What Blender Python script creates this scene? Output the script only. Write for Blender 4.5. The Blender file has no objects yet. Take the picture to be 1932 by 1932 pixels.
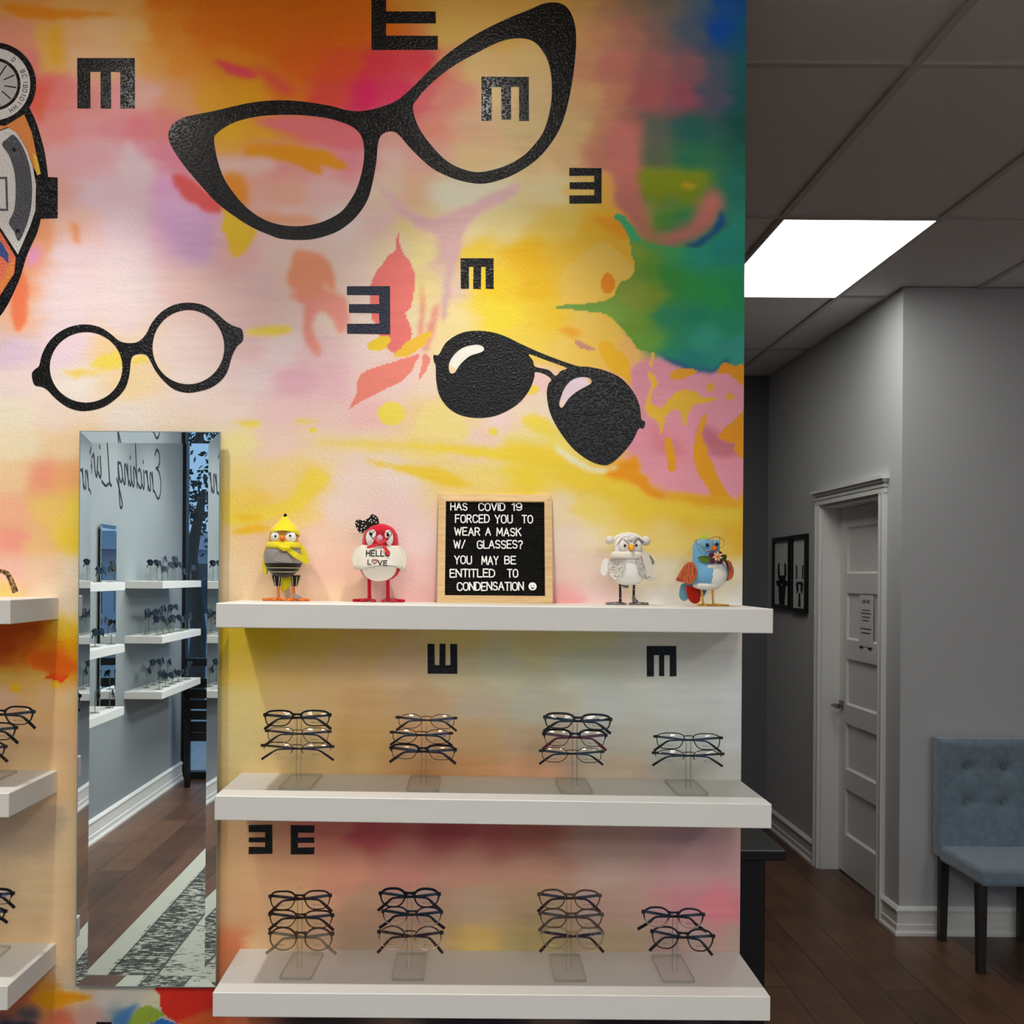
import bpy, bmesh, math, random
import numpy as np
from mathutils import Vector, Matrix
from mathutils.geometry import tessellate_polygon

random.seed(7)
SC = bpy.context.scene
COL = SC.collection
PI = math.pi

# ------------------------------------------------------------------ camera
EYE = 1.69                      # eye height above the floor
FPX = 2120.0                    # focal length in pixels of the 1932 px frame
PPX, PPY = 885.0, 1085.0        # where the view axis meets the frame
ROLL = math.radians(0.42)
cam_d = bpy.data.cameras.new('camera')
cam = bpy.data.objects.new('camera', cam_d)
COL.objects.link(cam)
cam.location = (0, 0, EYE)
cam.rotation_euler = (PI / 2, -ROLL, 0)
cam_d.sensor_width = 36
cam_d.lens = 36 * FPX / 1932
cam_d.shift_x = (966 - PPX) / 1932
cam_d.shift_y = (PPY - 966) / 1932
cam_d.clip_start = 0.02
SC.camera = cam

# ------------------------------------------------------------------ view, world
SC.view_settings.view_transform = 'Standard'
SC.view_settings.look = 'None'
SC.view_settings.gamma = 1
SC.view_settings.exposure = 0.1
SC.view_settings.use_curve_mapping = False
wd = bpy.data.worlds.new('dusk_sky')
SC.world = wd
wd.use_nodes = True
wd.node_tree.nodes['Background'].inputs[0].default_value = (0.42, 0.62, 0.88, 1)
wd.node_tree.nodes['Background'].inputs[1].default_value = 1.0
SC.cycles.use_denoising = True
SC.cycles.max_bounces = 10
SC.cycles.transparent_max_bounces = 40
SC.cycles.diffuse_bounces = 6
SC.cycles.glossy_bounces = 5
SC.cycles.caustics_reflective = False
SC.cycles.caustics_refractive = False
SC.cycles.sample_clamp_indirect = 4.0

# strengths of the lamps built further down
SPOT_W = 41.0        # each track spot over the mural
SPOT_SIDE_W = 30.0   # each track spot over the side wall
PANEL_HALL = 6.0     # emission of the hall ceiling panel
PANEL_ROOM = 16.5    # emission of the shop ceiling panels

# ------------------------------------------------------------------ helpers
def lin(c):
    c = c / 255.0
    return c / 12.92 if c <= 0.04045 else ((c + 0.055) / 1.055) ** 2.4

def rgb(t):
    return (lin(t[0]), lin(t[1]), lin(t[2]), 1.0)

def P(px, py, y):
    """world point at depth y seen at frame pixel (px, py)"""
    dx, dy = px - PPX, py - PPY
    c, s = math.cos(ROLL), math.sin(ROLL)
    u, v = dx * c + dy * s, -dx * s + dy * c
    return Vector((u * y / FPX, y, EYE - v * y / FPX))

def mat(name, col, rough=0.5, metal=0.0, spec=0.5, bump=None, var=None, coat=0.0, sheen=0.0, emit=None):
    m = bpy.data.materials.new(name)
    m.use_nodes = True
    nt = m.node_tree
    b = nt.nodes['Principled BSDF']
    b.inputs['Base Color'].default_value = rgb(col)
    b.inputs['Roughness'].default_value = rough
    b.inputs['Metallic'].default_value = metal
    b.inputs['Specular IOR Level'].default_value = spec
    b.inputs['Coat Weight'].default_value = coat
    b.inputs['Sheen Weight'].default_value = sheen
    if emit:
        b.inputs['Emission Color'].default_value = rgb(emit[0])
        b.inputs['Emission Strength'].default_value = emit[1]
    if bump or var:
        tc = nt.nodes.new('ShaderNodeTexCoord')
    if bump:
        n = nt.nodes.new('ShaderNodeTexNoise')
        n.inputs['Scale'].default_value = bump[0]
        n.inputs['Detail'].default_value = 3
        bp = nt.nodes.new('ShaderNodeBump')
        bp.inputs['Strength'].default_value = bump[1]
        bp.inputs['Distance'].default_value = bump[2] if len(bump) > 2 else 0.002
        nt.links.new(tc.outputs['Object'], n.inputs['Vector'])
        nt.links.new(n.outputs['Fac'], bp.inputs['Height'])
        nt.links.new(bp.outputs['Normal'], b.inputs['Normal'])
    if var:   # (scale xyz, second colour, low, high)
        mp = nt.nodes.new('ShaderNodeMapping')
        mp.inputs['Scale'].default_value = var[0]
        n2 = nt.nodes.new('ShaderNodeTexNoise')
        n2.inputs['Scale'].default_value = 1.0
        n2.inputs['Detail'].default_value = 4
        rp = nt.nodes.new('ShaderNodeMapRange')
        rp.inputs['From Min'].default_value = var[2]
        rp.inputs['From Max'].default_value = var[3]
        mx = nt.nodes.new('ShaderNodeMix')
        mx.data_type = 'RGBA'
        mx.inputs['A'].default_value = rgb(col)
        mx.inputs['B'].default_value = rgb(var[1])
        nt.links.new(tc.outputs['Object'], mp.inputs['Vector'])
        nt.links.new(mp.outputs['Vector'], n2.inputs['Vector'])
        nt.links.new(n2.outputs['Fac'], rp.inputs['Value'])
        nt.links.new(rp.outputs['Result'], mx.inputs['Factor'])
        nt.links.new(mx.outputs['Result'], b.inputs['Base Color'])
    return m

def clear_mat(name, tint, ior=1.45, rough=0.02, gain=1.0, body=None):
    """thin clear plastic or glass: passes light straight on, mirrors by Fresnel; body = (colour, share) for milky or tinted plastic"""
    m = bpy.data.materials.new(name)
    m.use_nodes = True
    nt = m.node_tree
    nt.nodes.clear()
    out = nt.nodes.new('ShaderNodeOutputMaterial')
    tr = nt.nodes.new('ShaderNodeBsdfTransparent')
    tr.inputs[0].default_value = rgb(tint)
    gl = nt.nodes.new('ShaderNodeBsdfGlossy')
    gl.inputs['Roughness'].default_value = rough
    fr = nt.nodes.new('ShaderNodeLayerWeight')      # Schlick's curve, the same from both sides
    fr.inputs['Blend'].default_value = 0.5
    pw = nt.nodes.new('ShaderNodeMath'); pw.operation = 'POWER'; pw.inputs[1].default_value = 5.0
    nt.links.new(fr.outputs['Facing'], pw.inputs[0])
    f0 = ((ior - 1) / (ior + 1)) ** 2
    ml = nt.nodes.new('ShaderNodeMath')
    ml.operation = 'MULTIPLY_ADD'
    ml.use_clamp = True
    ml.inputs[1].default_value = 0.65 * gain
    ml.inputs[2].default_value = f0 * gain
    mx = nt.nodes.new('ShaderNodeMixShader')
    nt.links.new(pw.outputs[0], ml.inputs[0])
    nt.links.new(ml.outputs[0], mx.inputs[0])
    base = tr
    if body:
        df = nt.nodes.new('ShaderNodeBsdfDiffuse')
        df.inputs[0].default_value = rgb(body[0])
        m2 = nt.nodes.new('ShaderNodeMixShader')
        m2.inputs[0].default_value = body[1]
        nt.links.new(tr.outputs[0], m2.inputs[1])
        nt.links.new(df.outputs[0], m2.inputs[2])
        base = m2
    nt.links.new(base.outputs[0], mx.inputs[1])
    nt.links.new(gl.outputs[0], mx.inputs[2])
    nt.links.new(mx.outputs[0], out.inputs[0])
    return m

class MB:
    """collects shapes and links them as ONE mesh object"""
    def __init__(s):
        s.v, s.f, s.m, s.sm = [], [], [], []
    def add(s, vs, fs, mi=0, smooth=False, M=None):
        o = len(s.v)
        for p in vs:
            p = Vector(p)
            s.v.append(M @ p if M else p)
        for i, f in enumerate(fs):
            s.f.append([a + o for a in f])
            s.m.append(mi[i] if isinstance(mi, list) else mi)
            s.sm.append(smooth)
        return s
    def box(s, lo, hi, mi=0, bevel=0.0, seg=2, M=None):
        bm = bmesh.new()
        bmesh.ops.create_cube(bm, size=1)
        for v in bm.verts:
            v.co = Vector([(lo[k] + hi[k]) / 2 + v.co[k] * (hi[k] - lo[k]) for k in range(3)])
        if bevel:
            bmesh.ops.bevel(bm, geom=bm.edges[:], offset=bevel, segments=seg, affect='EDGES', profile=0.5)
        bm.verts.index_update()
        s.add([v.co.copy() for v in bm.verts], [[v.index for v in f.verts] for f in bm.faces], mi, False, M)
        bm.free()
        return s
    def tube(s, pts, r, seg=8, closed=False, mi=0, flat=None, caps=True):
        """flat = (axis vector, scale): squash the section along an axis"""
        pts = [Vector(p) for p in pts]
        n = len(pts)
        rs = r if isinstance(r, (list, tuple)) else [r] * n
        tang = []
        for i in range(n):
            a = pts[(i - 1) % n] if closed or i else pts[0]
            b = pts[(i + 1) % n] if closed or i < n - 1 else pts[-1]
            t = (b - a)
            tang.append(t.normalized() if t.length > 1e-9 else Vector((0, 0, 1)))
        up = Vector((0, 1, 0)) if abs(tang[0].y) < 0.9 else Vector((1, 0, 0))
        nrm = (up - tang[0] * up.dot(tang[0])).normalized()
        vs, fs = [], []
        for i in range(n):
            if i:
                nrm = nrm - tang[i] * nrm.dot(tang[i])
                nrm = nrm.normalized() if nrm.length > 1e-6 else tang[i].orthogonal().normalized()
            bn = tang[i].cross(nrm)
            for k in range(seg):
                a = 2 * PI * k / seg
                d = (nrm * math.cos(a) + bn * math.sin(a)) * rs[i]
                if flat:
                    ax = Vector(flat[0])
                    d = d - ax * d.dot(ax) * (1 - flat[1])
                vs.append(pts[i] + d)
        m = n if closed else n - 1
        for i in range(m):
            j = (i + 1) % n
            for k in range(seg):
                l = (k + 1) % seg
                fs.append([i * seg + k, i * seg + l, j * seg + l, j * seg + k])
        s.add(vs, fs, mi, True)
        if not closed and caps:
            s.add(vs[:seg], [list(range(seg))[::-1]], mi)
            s.add(vs[-seg:], [list(range(seg))], mi)
        return s
    def stroke(s, pts, r, seg=6, flat=None, mi=0):
        """round pen line: split at sharp corners, a ball on every end"""
        q = []
        for p in pts:
            p = Vector(p)
            if not q or (p - q[-1]).length > 1e-6: q.append(p)
        run = [q[0]]
        runs = []
        for i in range(1, len(q)):
            run.append(q[i])
            if i < len(q) - 1 and (q[i] - q[i - 1]).angle(q[i + 1] - q[i]) > .75:
                runs.append(run); run = [q[i]]
        runs.append(run)
        for t in runs:
            s.tube(t, r, seg, mi=mi, flat=flat)
            for e in (t[0], t[-1]):
                s.ball(e, tuple(r * (1 if not flat else 1 - abs(flat[0][k]) * (1 - flat[1])) for k in range(3)), 8, 6, mi)
        return s
    def loft(s, rows, seg=28, mi=0, caps=True, zf=None):
        """rows of (cx, cy, z, rx, ry); mi may be a function of the row number; zf(row, angle) lifts points"""
        vs, fs, ms = [], [], []
        for i, (cx, cy, z, rx, ry) in enumerate(rows):
            for k in range(seg):
                a = 2 * PI * k / seg
                vs.append((cx + rx * math.cos(a), cy + ry * math.sin(a), z + (zf(i, a) if zf else 0)))
        for i in range(len(rows) - 1):
            for k in range(seg):
                l = (k + 1) % seg
                fs.append([i * seg + k, i * seg + l, (i + 1) * seg + l, (i + 1) * seg + k])
                ms.append(mi(i) if callable(mi) else mi)
        if caps:
            n = (len(rows) - 1) * seg
            fs.append(list(range(seg))[::-1]); ms.append(mi(0) if callable(mi) else mi)
            fs.append(list(range(n, n + seg))); ms.append(mi(len(rows) - 2) if callable(mi) else mi)
        return s.add(vs, fs, ms, True)
    def ball(s, c, r, seg=16, rings=10, mi=0, M=None, smooth=True):
        r = r if isinstance(r, (tuple, list)) else (r, r, r)
        c = Vector(c)
        vs, fs = [Vector((0, 0, -r[2]))], []
        for i in range(1, rings):
            t = -PI / 2 + PI * i / rings
            for k in range(seg):
                a = 2 * PI * k / seg
                vs.append(Vector((r[0] * math.cos(t) * math.cos(a), r[1] * math.cos(t) * math.sin(a), r[2] * math.sin(t))))
        vs.append(Vector((0, 0, r[2])))
        for k in range(seg):
            l = (k + 1) % seg
            fs.append([0, 1 + l, 1 + k])
            e = 1 + (rings - 2) * seg
            fs.append([e + k, e + l, len(vs) - 1])
            for i in range(rings - 2):
                o = 1 + i * seg
                fs.append([o + k, o + l, o + seg + l, o + seg + k])
        if M:
            vs = [M @ v for v in vs]
        return s.add([v + c for v in vs], fs, mi, smooth)
    def prism(s, outer, holes, fn, d0, d1, mi=0, side=None, smooth=False):
        """flat polygon with holes between depths d0 (front) and d1; fn(u, v, d) gives the point"""
        loops = [list(outer)] + [list(h) for h in holes]
        flat = [p for l in loops for p in l]
        tri = tessellate_polygon([[Vector((p[0], p[1], 0)) for p in l] for l in loops])
        n = len(flat)
        vs = [fn(p[0], p[1], d0) for p in flat] + [fn(p[0], p[1], d1) for p in flat]
        fs = [list(t) for t in tri] + [[a + n for a in t][::-1] for t in tri]
        ms = [mi] * len(fs)
        o = 0
        for l in loops:
            k = len(l)
            for i in range(k):
                j = (i + 1) % k
                fs.append([o + i, o + j, o + j + n, o + i + n])
                ms.append(mi if side is None else side)
            o += k
        return s.add(vs, fs, ms, smooth)
    def ring(s, outer, inner, fn, d0, d1, mi=0):
        """band between two closed outlines with as many points each"""
        n = len(outer)
        vs = [fn(p[0], p[1], d) for d in (d0, d1) for l in (outer, inner) for p in l]
        fs = []
        for i in range(n):
            j = (i + 1) % n
            fs += [[i, j, n + j, n + i], [2 * n + i, 3 * n + i, 3 * n + j, 2 * n + j],
                   [i, 2 * n + i, 2 * n + j, j], [n + i, n + j, 3 * n + j, 3 * n + i]]
        return s.add(vs, fs, mi, False)
    def build(s, name, mats, parent=None, fix=True, loc=None):
        me = bpy.data.meshes.new(name)
        if loc is not None:
            L = Vector(loc)
            me.from_pydata([v - L for v in s.v], [], s.f)
        else:
            me.from_pydata(s.v, [], s.f)
        for m in (mats if isinstance(mats, (list, tuple)) else [mats]):
            me.materials.append(m)
        me.polygons.foreach_set('material_index', s.m)
        me.polygons.foreach_set('use_smooth', s.sm)
        if fix:
            bm = bmesh.new(); bm.from_mesh(me)
            bmesh.ops.recalc_face_normals(bm, faces=bm.faces[:])
            bm.to_mesh(me); bm.free()
        o = bpy.data.objects.new(name, me)
        COL.objects.link(o)
        if loc is not None:
            o.location = L
        if parent:
            o.parent = parent
            o.matrix_parent_inverse = Matrix.Identity(4)
        return o

def thing(name, label, cat, loc=(0, 0, 0), rz=0.0, group=None):
    o = bpy.data.objects.new(name, None)
    o.empty_display_size = 0.03
    COL.objects.link(o)
    o.location = loc
    o.rotation_euler = (0, 0, rz)
    return tag(o, label, cat, group)

def tag(o, label, cat, group=None):
    o['label'] = label
    o['category'] = cat
    if group:
        o['group'] = group
    return o

def struct(o, label=None):
    o['kind'] = 'structure'
    if label:
        o['label'] = label
        o['category'] = o.name.split('_')[0]
    return o

def dup(root, loc, rz=None, label=None, group=None):
    r = root.copy(); COL.objects.link(r); r.location = loc
    if rz is not None:
        r.rotation_euler = (0, 0, rz)
    if label: r['label'] = label
    if group: r['group'] = group
    for ch in root.children:
        c = ch.copy(); COL.objects.link(c); c.parent = r
        for g in ch.children:
            d = g.copy(); COL.objects.link(d); d.parent = c
    return r

def spline(pts, n=6, closed=True):
    """Catmull-Rom through 2-D or 3-D points"""
    pts = [Vector(p) for p in pts]
    N = len(pts)
    out = []
    for i in range(N if closed else N - 1):
        if closed:
            a, b, c, d = pts[i - 1], pts[i], pts[(i + 1) % N], pts[(i + 2) % N]
        else:
            a, b, c, d = pts[max(i - 1, 0)], pts[i], pts[i + 1], pts[min(i + 2, N - 1)]
        for k in range(n):
            t = k / n
            out.append(0.5 * ((2 * b) + (c - a) * t + (2 * a - 5 * b + 4 * c - d) * t * t + (3 * b - a - 3 * c + d) * t ** 3))
    if not closed:
        out.append(pts[-1])
    return out

def arc(cx, cy, rx, ry, a0, a1, n=10):
    return [(cx + rx * math.cos(math.radians(a0 + (a1 - a0) * i / n)), cy + ry * math.sin(math.radians(a0 + (a1 - a0) * i / n))) for i in range(n + 1)]

# single-stroke capitals on a unit height
FONT = {
 'A': (.62, [[(0, 0), (.31, 1), (.62, 0)], [(.12, .36), (.5, .36)]]),
 'B': (.54, [[(0, 0), (0, 1), (.28, 1)] + arc(.28, .76, .22, .24, 90, -90, 6) + [(0, .52)], [(.28, .52)] + arc(.28, .26, .26, .26, 90, -90, 6) + [(0, 0)]]),
 'C': (.6, [arc(.32, .68, .3, .32, 20, 180, 8) + arc(.32, .32, .3, .32, 180, 340, 8)]),
 'D': (.58, [[(0, 0), (0, 1), (.22, 1)] + arc(.22, .6, .36, .4, 90, 0, 6) + arc(.22, .4, .36, .4, 0, -90, 6) + [(0, 0)]]),
 'E': (.5, [[(.5, 0), (0, 0), (0, 1), (.5, 1)], [(0, .52), (.42, .52)]]),
 'F': (.48, [[(0, 0), (0, 1), (.48, 1)], [(0, .52), (.4, .52)]]),
 'G': (.62, [arc(.32, .68, .3, .32, 20, 180, 8) + arc(.32, .32, .3, .32, 180, 360, 8) + [(.62, .46), (.38, .46)]]),
 'H': (.56, [[(0, 0), (0, 1)], [(.56, 0), (.56, 1)], [(0, .52), (.56, .52)]]),
 'I': (.02, [[(0, 0), (0, 1)]]),
 'K': (.56, [[(0, 0), (0, 1)], [(.54, 1), (.02, .45)], [(.2, .62), (.56, 0)]]),
 'L': (.48, [[(0, 1), (0, 0), (.48, 0)]]),
 'M': (.7, [[(0, 0), (.06, 1), (.35, .25), (.64, 1), (.7, 0)]]),
 'N': (.58, [[(0, 0), (0, 1), (.58, 0), (.58, 1)]]),
 'O': (.6, [arc(.3, .66, .3, .34, 0, 180, 10) + arc(.3, .34, .3, .34, 180, 360, 10) + [(.6, .66)]]),
 'R': (.54, [[(0, 0), (0, 1), (.28, 1)] + arc(.28, .75, .24, .25, 90, -90, 6) + [(0, .5)], [(.26, .5), (.54, 0)]]),
 'S': (.54, [arc(.27, .75, .25, .25, 25, 270, 9) + arc(.27, .25, .26, .25, 90, -155, 9)]),
 'T': (.56, [[(0, 1), (.56, 1)], [(.28, 1), (.28, 0)]]),
 'U': (.58, [[(0, 1), (0, .3)] + arc(.29, .29, .29, .29, 180, 360, 8) + [(.58, 1)]]),
 'V': (.6, [[(0, 1), (.3, 0), (.6, 1)]]),
 'W': (.8, [[(0, 1), (.2, 0), (.4, .85), (.6, 0), (.8, 1)]]),
 'Y': (.58, [[(0, 1), (.29, .48), (.58, 1)], [(.29, .48), (.29, 0)]]),
 '1': (.2, [[(0, .82), (.2, 1), (.2, 0)]]),
 '9': (.54, [arc(.27, .69, .27, .31, 0, 360, 14) + [(.54, .5)] + arc(.27, .32, .27, .32, 20, -140, 8)]),
 '/': (.4, [[(0, -.02), (.4, 1.02)]]),
 '?': (.46, [arc(.23, .75, .23, .25, 160, -40, 8) + [(.23, .4), (.23, .26)], [(.23, .06), (.23, .0)]]),
 '-': (.3, [[(0, .5), (.3, .5)]]),
}
# ------------------------------------------------------------------ materials
def mural_mat():
    m = mat('mural_paint', (200, 200, 200), 0.45, 0, 0.2)
    nt = m.node_tree
    b = nt.nodes['Principled BSDF']
    at = nt.nodes.new('ShaderNodeAttribute'); at.attribute_name = 'Col'
    tc = nt.nodes.new('ShaderNodeTexCoord')
    mp = nt.nodes.new('ShaderNodeMapping'); mp.inputs['Scale'].default_value = (9, 1, 70)
    n1 = nt.nodes.new('ShaderNodeTexNoise'); n1.inputs['Scale'].default_value = 1; n1.inputs['Detail'].default_value = 5
    rp = nt.nodes.new('ShaderNodeMapRange')
    rp.inputs['From Min'].default_value = .3; rp.inputs['From Max'].default_value = .7
    rp.inputs['To Min'].default_value = .982; rp.inputs['To Max'].default_value = 1.018
    vm = nt.nodes.new('ShaderNodeVectorMath'); vm.operation = 'SCALE'
    nt.links.new(tc.outputs['Object'], mp.inputs['Vector']); nt.links.new(mp.outputs['Vector'], n1.inputs['Vector'])
    nt.links.new(n1.outputs['Fac'], rp.inputs['Value'])
    nt.links.new(at.outputs['Color'], vm.inputs[0]); nt.links.new(rp.outputs['Result'], vm.inputs['Scale'])
    nt.links.new(vm.outputs['Vector'], b.inputs['Base Color'])
    orange_peel(m, 0.3, 0.0012)
    return m

def orange_peel(m, strength, dist, scale=190.0):
    nt = m.node_tree
    b = nt.nodes['Principled BSDF']
    tc = nt.nodes.new('ShaderNodeTexCoord')
    n = nt.nodes.new('ShaderNodeTexNoise'); n.inputs['Scale'].default_value = scale; n.inputs['Detail'].default_value = 2
    rm = nt.nodes.new('ShaderNodeMapRange'); rm.interpolation_type = 'SMOOTHSTEP'
    rm.inputs['From Min'].default_value = .45; rm.inputs['From Max'].default_value = .72
    n2 = nt.nodes.new('ShaderNodeTexNoise'); n2.inputs['Scale'].default_value = scale * 2.6; n2.inputs['Detail'].default_value = 1
    ad = nt.nodes.new('ShaderNodeMath'); ad.operation = 'MULTIPLY_ADD'; ad.inputs[1].default_value = .25
    bp = nt.nodes.new('ShaderNodeBump'); bp.inputs['Strength'].default_value = strength; bp.inputs['Distance'].default_value = dist
    nt.links.new(tc.outputs['Object'], n.inputs['Vector']); nt.links.new(tc.outputs['Object'], n2.inputs['Vector'])
    nt.links.new(n.outputs['Fac'], rm.inputs['Value'])
    nt.links.new(n2.outputs['Fac'], ad.inputs[0]); nt.links.new(rm.outputs['Result'], ad.inputs[2])
    nt.links.new(ad.outputs[0], bp.inputs['Height']); nt.links.new(bp.outputs['Normal'], b.inputs['Normal'])

def floor_mat():
    m = mat('dark_wood_planks', (70, 46, 32), 0.38, 0, 0.5)
    nt = m.node_tree
    b = nt.nodes['Principled BSDF']
    tc = nt.nodes.new('ShaderNodeTexCoord')
    sep = nt.nodes.new('ShaderNodeSeparateXYZ'); nt.links.new(tc.outputs['Object'], sep.inputs[0])
    def mth(op, a, bb=None, clamp=False):
        q = nt.nodes.new('ShaderNodeMath'); q.operation = op; q.use_clamp = clamp
        for i, t in enumerate((a, bb)):
            if t is None: continue
            if isinstance(t, (int, float)): q.inputs[i].default_value = t
            else: nt.links.new(t, q.inputs[i])
        return q.outputs[0]
    W = 0.19
    u = mth('DIVIDE', sep.outputs[0], W)
    fl = mth('FLOOR', u)
    fr = mth('FRACT', u)
    off = mth('MULTIPLY', mth('FRACT', mth('MULTIPLY', mth('SINE', mth('MULTIPLY', fl, 12.9898)), 43758.5)), 1.3)
    v = mth('DIVIDE', mth('ADD', sep.outputs[1], off), 1.3)
    fv = mth('FRACT', v)
    rnd = nt.nodes.new('ShaderNodeTexWhiteNoise'); rnd.noise_dimensions = '2D'
    cb = nt.nodes.new('ShaderNodeCombineXYZ'); nt.links.new(fl, cb.inputs[0]); nt.links.new(mth('FLOOR', v), cb.inputs[1])
    nt.links.new(cb.outputs[0], rnd.inputs['Vector'])
    mp = nt.nodes.new('ShaderNodeMapping'); mp.inputs['Scale'].default_value = (26, 2.2, 1)
    nt.links.new(tc.outputs['Object'], mp.inputs['Vector'])
    gr = nt.nodes.new('ShaderNodeTexNoise'); gr.inputs['Scale'].default_value = 1; gr.inputs['Detail'].default_value = 6
    nt.links.new(mp.outputs['Vector'], gr.inputs['Vector'])
    cl = nt.nodes.new('ShaderNodeTexNoise'); cl.inputs['Scale'].default_value = 5; cl.inputs['Detail'].default_value = 4
    nt.links.new(tc.outputs['Object'], cl.inputs['Vector'])
    t = mth('ADD', mth('MULTIPLY', gr.outputs['Fac'], .5), mth('ADD', mth('MULTIPLY', cl.outputs['Fac'], .45), mth('MULTIPLY', rnd.outputs['Value'], .28)))
    rp = nt.nodes.new('ShaderNodeValToRGB')
    rp.color_ramp.elements[0].position = .36; rp.color_ramp.elements[0].color = rgb((62, 40, 27))
    rp.color_ramp.elements[1].position = .92; rp.color_ramp.elements[1].color = rgb((122, 86, 62))
    nt.links.new(t, rp.inputs[0])
    edge = mth('MINIMUM', mth('MULTIPLY', mth('MINIMUM', fr, mth('SUBTRACT', 1.0, fr)), W), mth('MULTIPLY', mth('MINIMUM', fv, mth('SUBTRACT', 1.0, fv)), 1.3))
    g = mth('DIVIDE', edge, .0035, True)
    mx = nt.nodes.new('ShaderNodeMix'); mx.data_type = 'RGBA'
    mx.inputs['A'].default_value = rgb((24, 14, 9))
    nt.links.new(g, mx.inputs['Factor']); nt.links.new(rp.outputs[0], mx.inputs['B'])
    nt.links.new(mx.outputs['Result'], b.inputs['Base Color'])
    bp = nt.nodes.new('ShaderNodeBump'); bp.inputs['Strength'].default_value = .5; bp.inputs['Distance'].default_value = .002
    nt.links.new(mth('ADD', mth('DIVIDE', edge, .006, True), mth('MULTIPLY', gr.outputs['Fac'], .3)), bp.inputs['Height'])
    nt.links.new(bp.outputs['Normal'], b.inputs['Normal'])
    return m

def rug_mat(x0, x1, y0, y1):
    """faded floral pattern with a darker border band and thin border lines"""
    m = mat('faded_rug', (170, 172, 160), 0.95, 0, 0.1)
    nt = m.node_tree
    b = nt.nodes['Principled BSDF']
    tc = nt.nodes.new('ShaderNodeTexCoord')
    sep = nt.nodes.new('ShaderNodeSeparateXYZ'); nt.links.new(tc.outputs['Object'], sep.inputs[0])
    def mth(op, a, bb=None, clamp=False):
        q = nt.nodes.new('ShaderNodeMath'); q.operation = op; q.use_clamp = clamp
        for i, t in enumerate((a, bb)):
            if t is None: continue
            if isinstance(t, (int, float)): q.inputs[i].default_value = t
            else: nt.links.new(t, q.inputs[i])
        return q.outputs[0]
    ex = mth('MINIMUM', mth('SUBTRACT', sep.outputs[0], x0), mth('SUBTRACT', x1, sep.outputs[0]))
    ey = mth('MINIMUM', mth('SUBTRACT', sep.outputs[1], y0), mth('SUBTRACT', y1, sep.outputs[1]))
    e = mth('MINIMUM', ex, ey)
    def band(lo, hi):
        return mth('MULTIPLY', mth('GREATER_THAN', e, lo), mth('LESS_THAN', e, hi))
    vo = nt.nodes.new('ShaderNodeTexVoronoi'); vo.inputs['Scale'].default_value = 12
    nt.links.new(tc.outputs['Object'], vo.inputs['Vector'])
    no = nt.nodes.new('ShaderNodeTexNoise'); no.inputs['Scale'].default_value = 30; no.inputs['Detail'].default_value = 5
    mp = nt.nodes.new('ShaderNodeMapping'); mp.inputs['Scale'].default_value = (.8, 1.7, 1)
    nt.links.new(tc.outputs['Object'], mp.inputs['Vector']); nt.links.new(mp.outputs['Vector'], no.inputs['Vector'])
    nb = nt.nodes.new('ShaderNodeTexNoise'); nb.inputs['Scale'].default_value = 5; nb.inputs['Detail'].default_value = 2
    nt.links.new(tc.outputs['Object'], nb.inputs['Vector'])
    rings = mth('SINE', mth('MULTIPLY', vo.outputs['Distance'], 62))
    pat = mth('ADD', mth('MULTIPLY', rings, .05), mth('ADD', no.outputs['Fac'], mth('MULTIPLY', nb.outputs['Fac'], .45)))
    thr = mth('SUBTRACT', .785, mth('MULTIPLY', band(.1, .3), .17))
    dark = mth('MULTIPLY', mth('SUBTRACT', pat, thr), 9, True)
    dark = mth('MULTIPLY', dark, mth('GREATER_THAN', e, .085))
    lines = mth('MAXIMUM', band(.3, .312), mth('MAXIMUM', band(.1, .108), band(.62, .632)))
    dark = mth('MAXIMUM', mth('MULTIPLY', dark, .9), mth('MULTIPLY', lines, .8))
    mx = nt.nodes.new('ShaderNodeMix'); mx.data_type = 'RGBA'
    mx.inputs['A'].default_value = rgb((186, 188, 174)); mx.inputs['B'].default_value = rgb((40, 44, 46))
    nt.links.new(dark, mx.inputs['Factor'])
    nt.links.new(mx.outputs['Result'], b.inputs['Base Color'])
    return m

def ramp_mat(name, axis, stops, rough=0.25, spec=0.6, var=0.0):
    """colour that runs along an object axis: faded acetate; stops = [(position in m, colour)]"""
    m = mat(name, stops[0][1], rough, 0, spec)
    nt = m.node_tree
    tc = nt.nodes.new('ShaderNodeTexCoord'); sep = nt.nodes.new('ShaderNodeSeparateXYZ')
    nt.links.new(tc.outputs['Object'], sep.inputs[0])
    mr = nt.nodes.new('ShaderNodeMapRange')
    mr.inputs['From Min'].default_value = stops[0][0]; mr.inputs['From Max'].default_value = stops[1][0]
    nt.links.new(sep.outputs[axis], mr.inputs['Value'])
    mx = nt.nodes.new('ShaderNodeMix'); mx.data_type = 'RGBA'
    mx.inputs['A'].default_value = rgb(stops[0][1]); mx.inputs['B'].default_value = rgb(stops[1][1])
    nt.links.new(mr.outputs['Result'], mx.inputs['Factor'])
    nt.links.new(mx.outputs['Result'], nt.nodes['Principled BSDF'].inputs['Base Color'])
    return m

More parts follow.
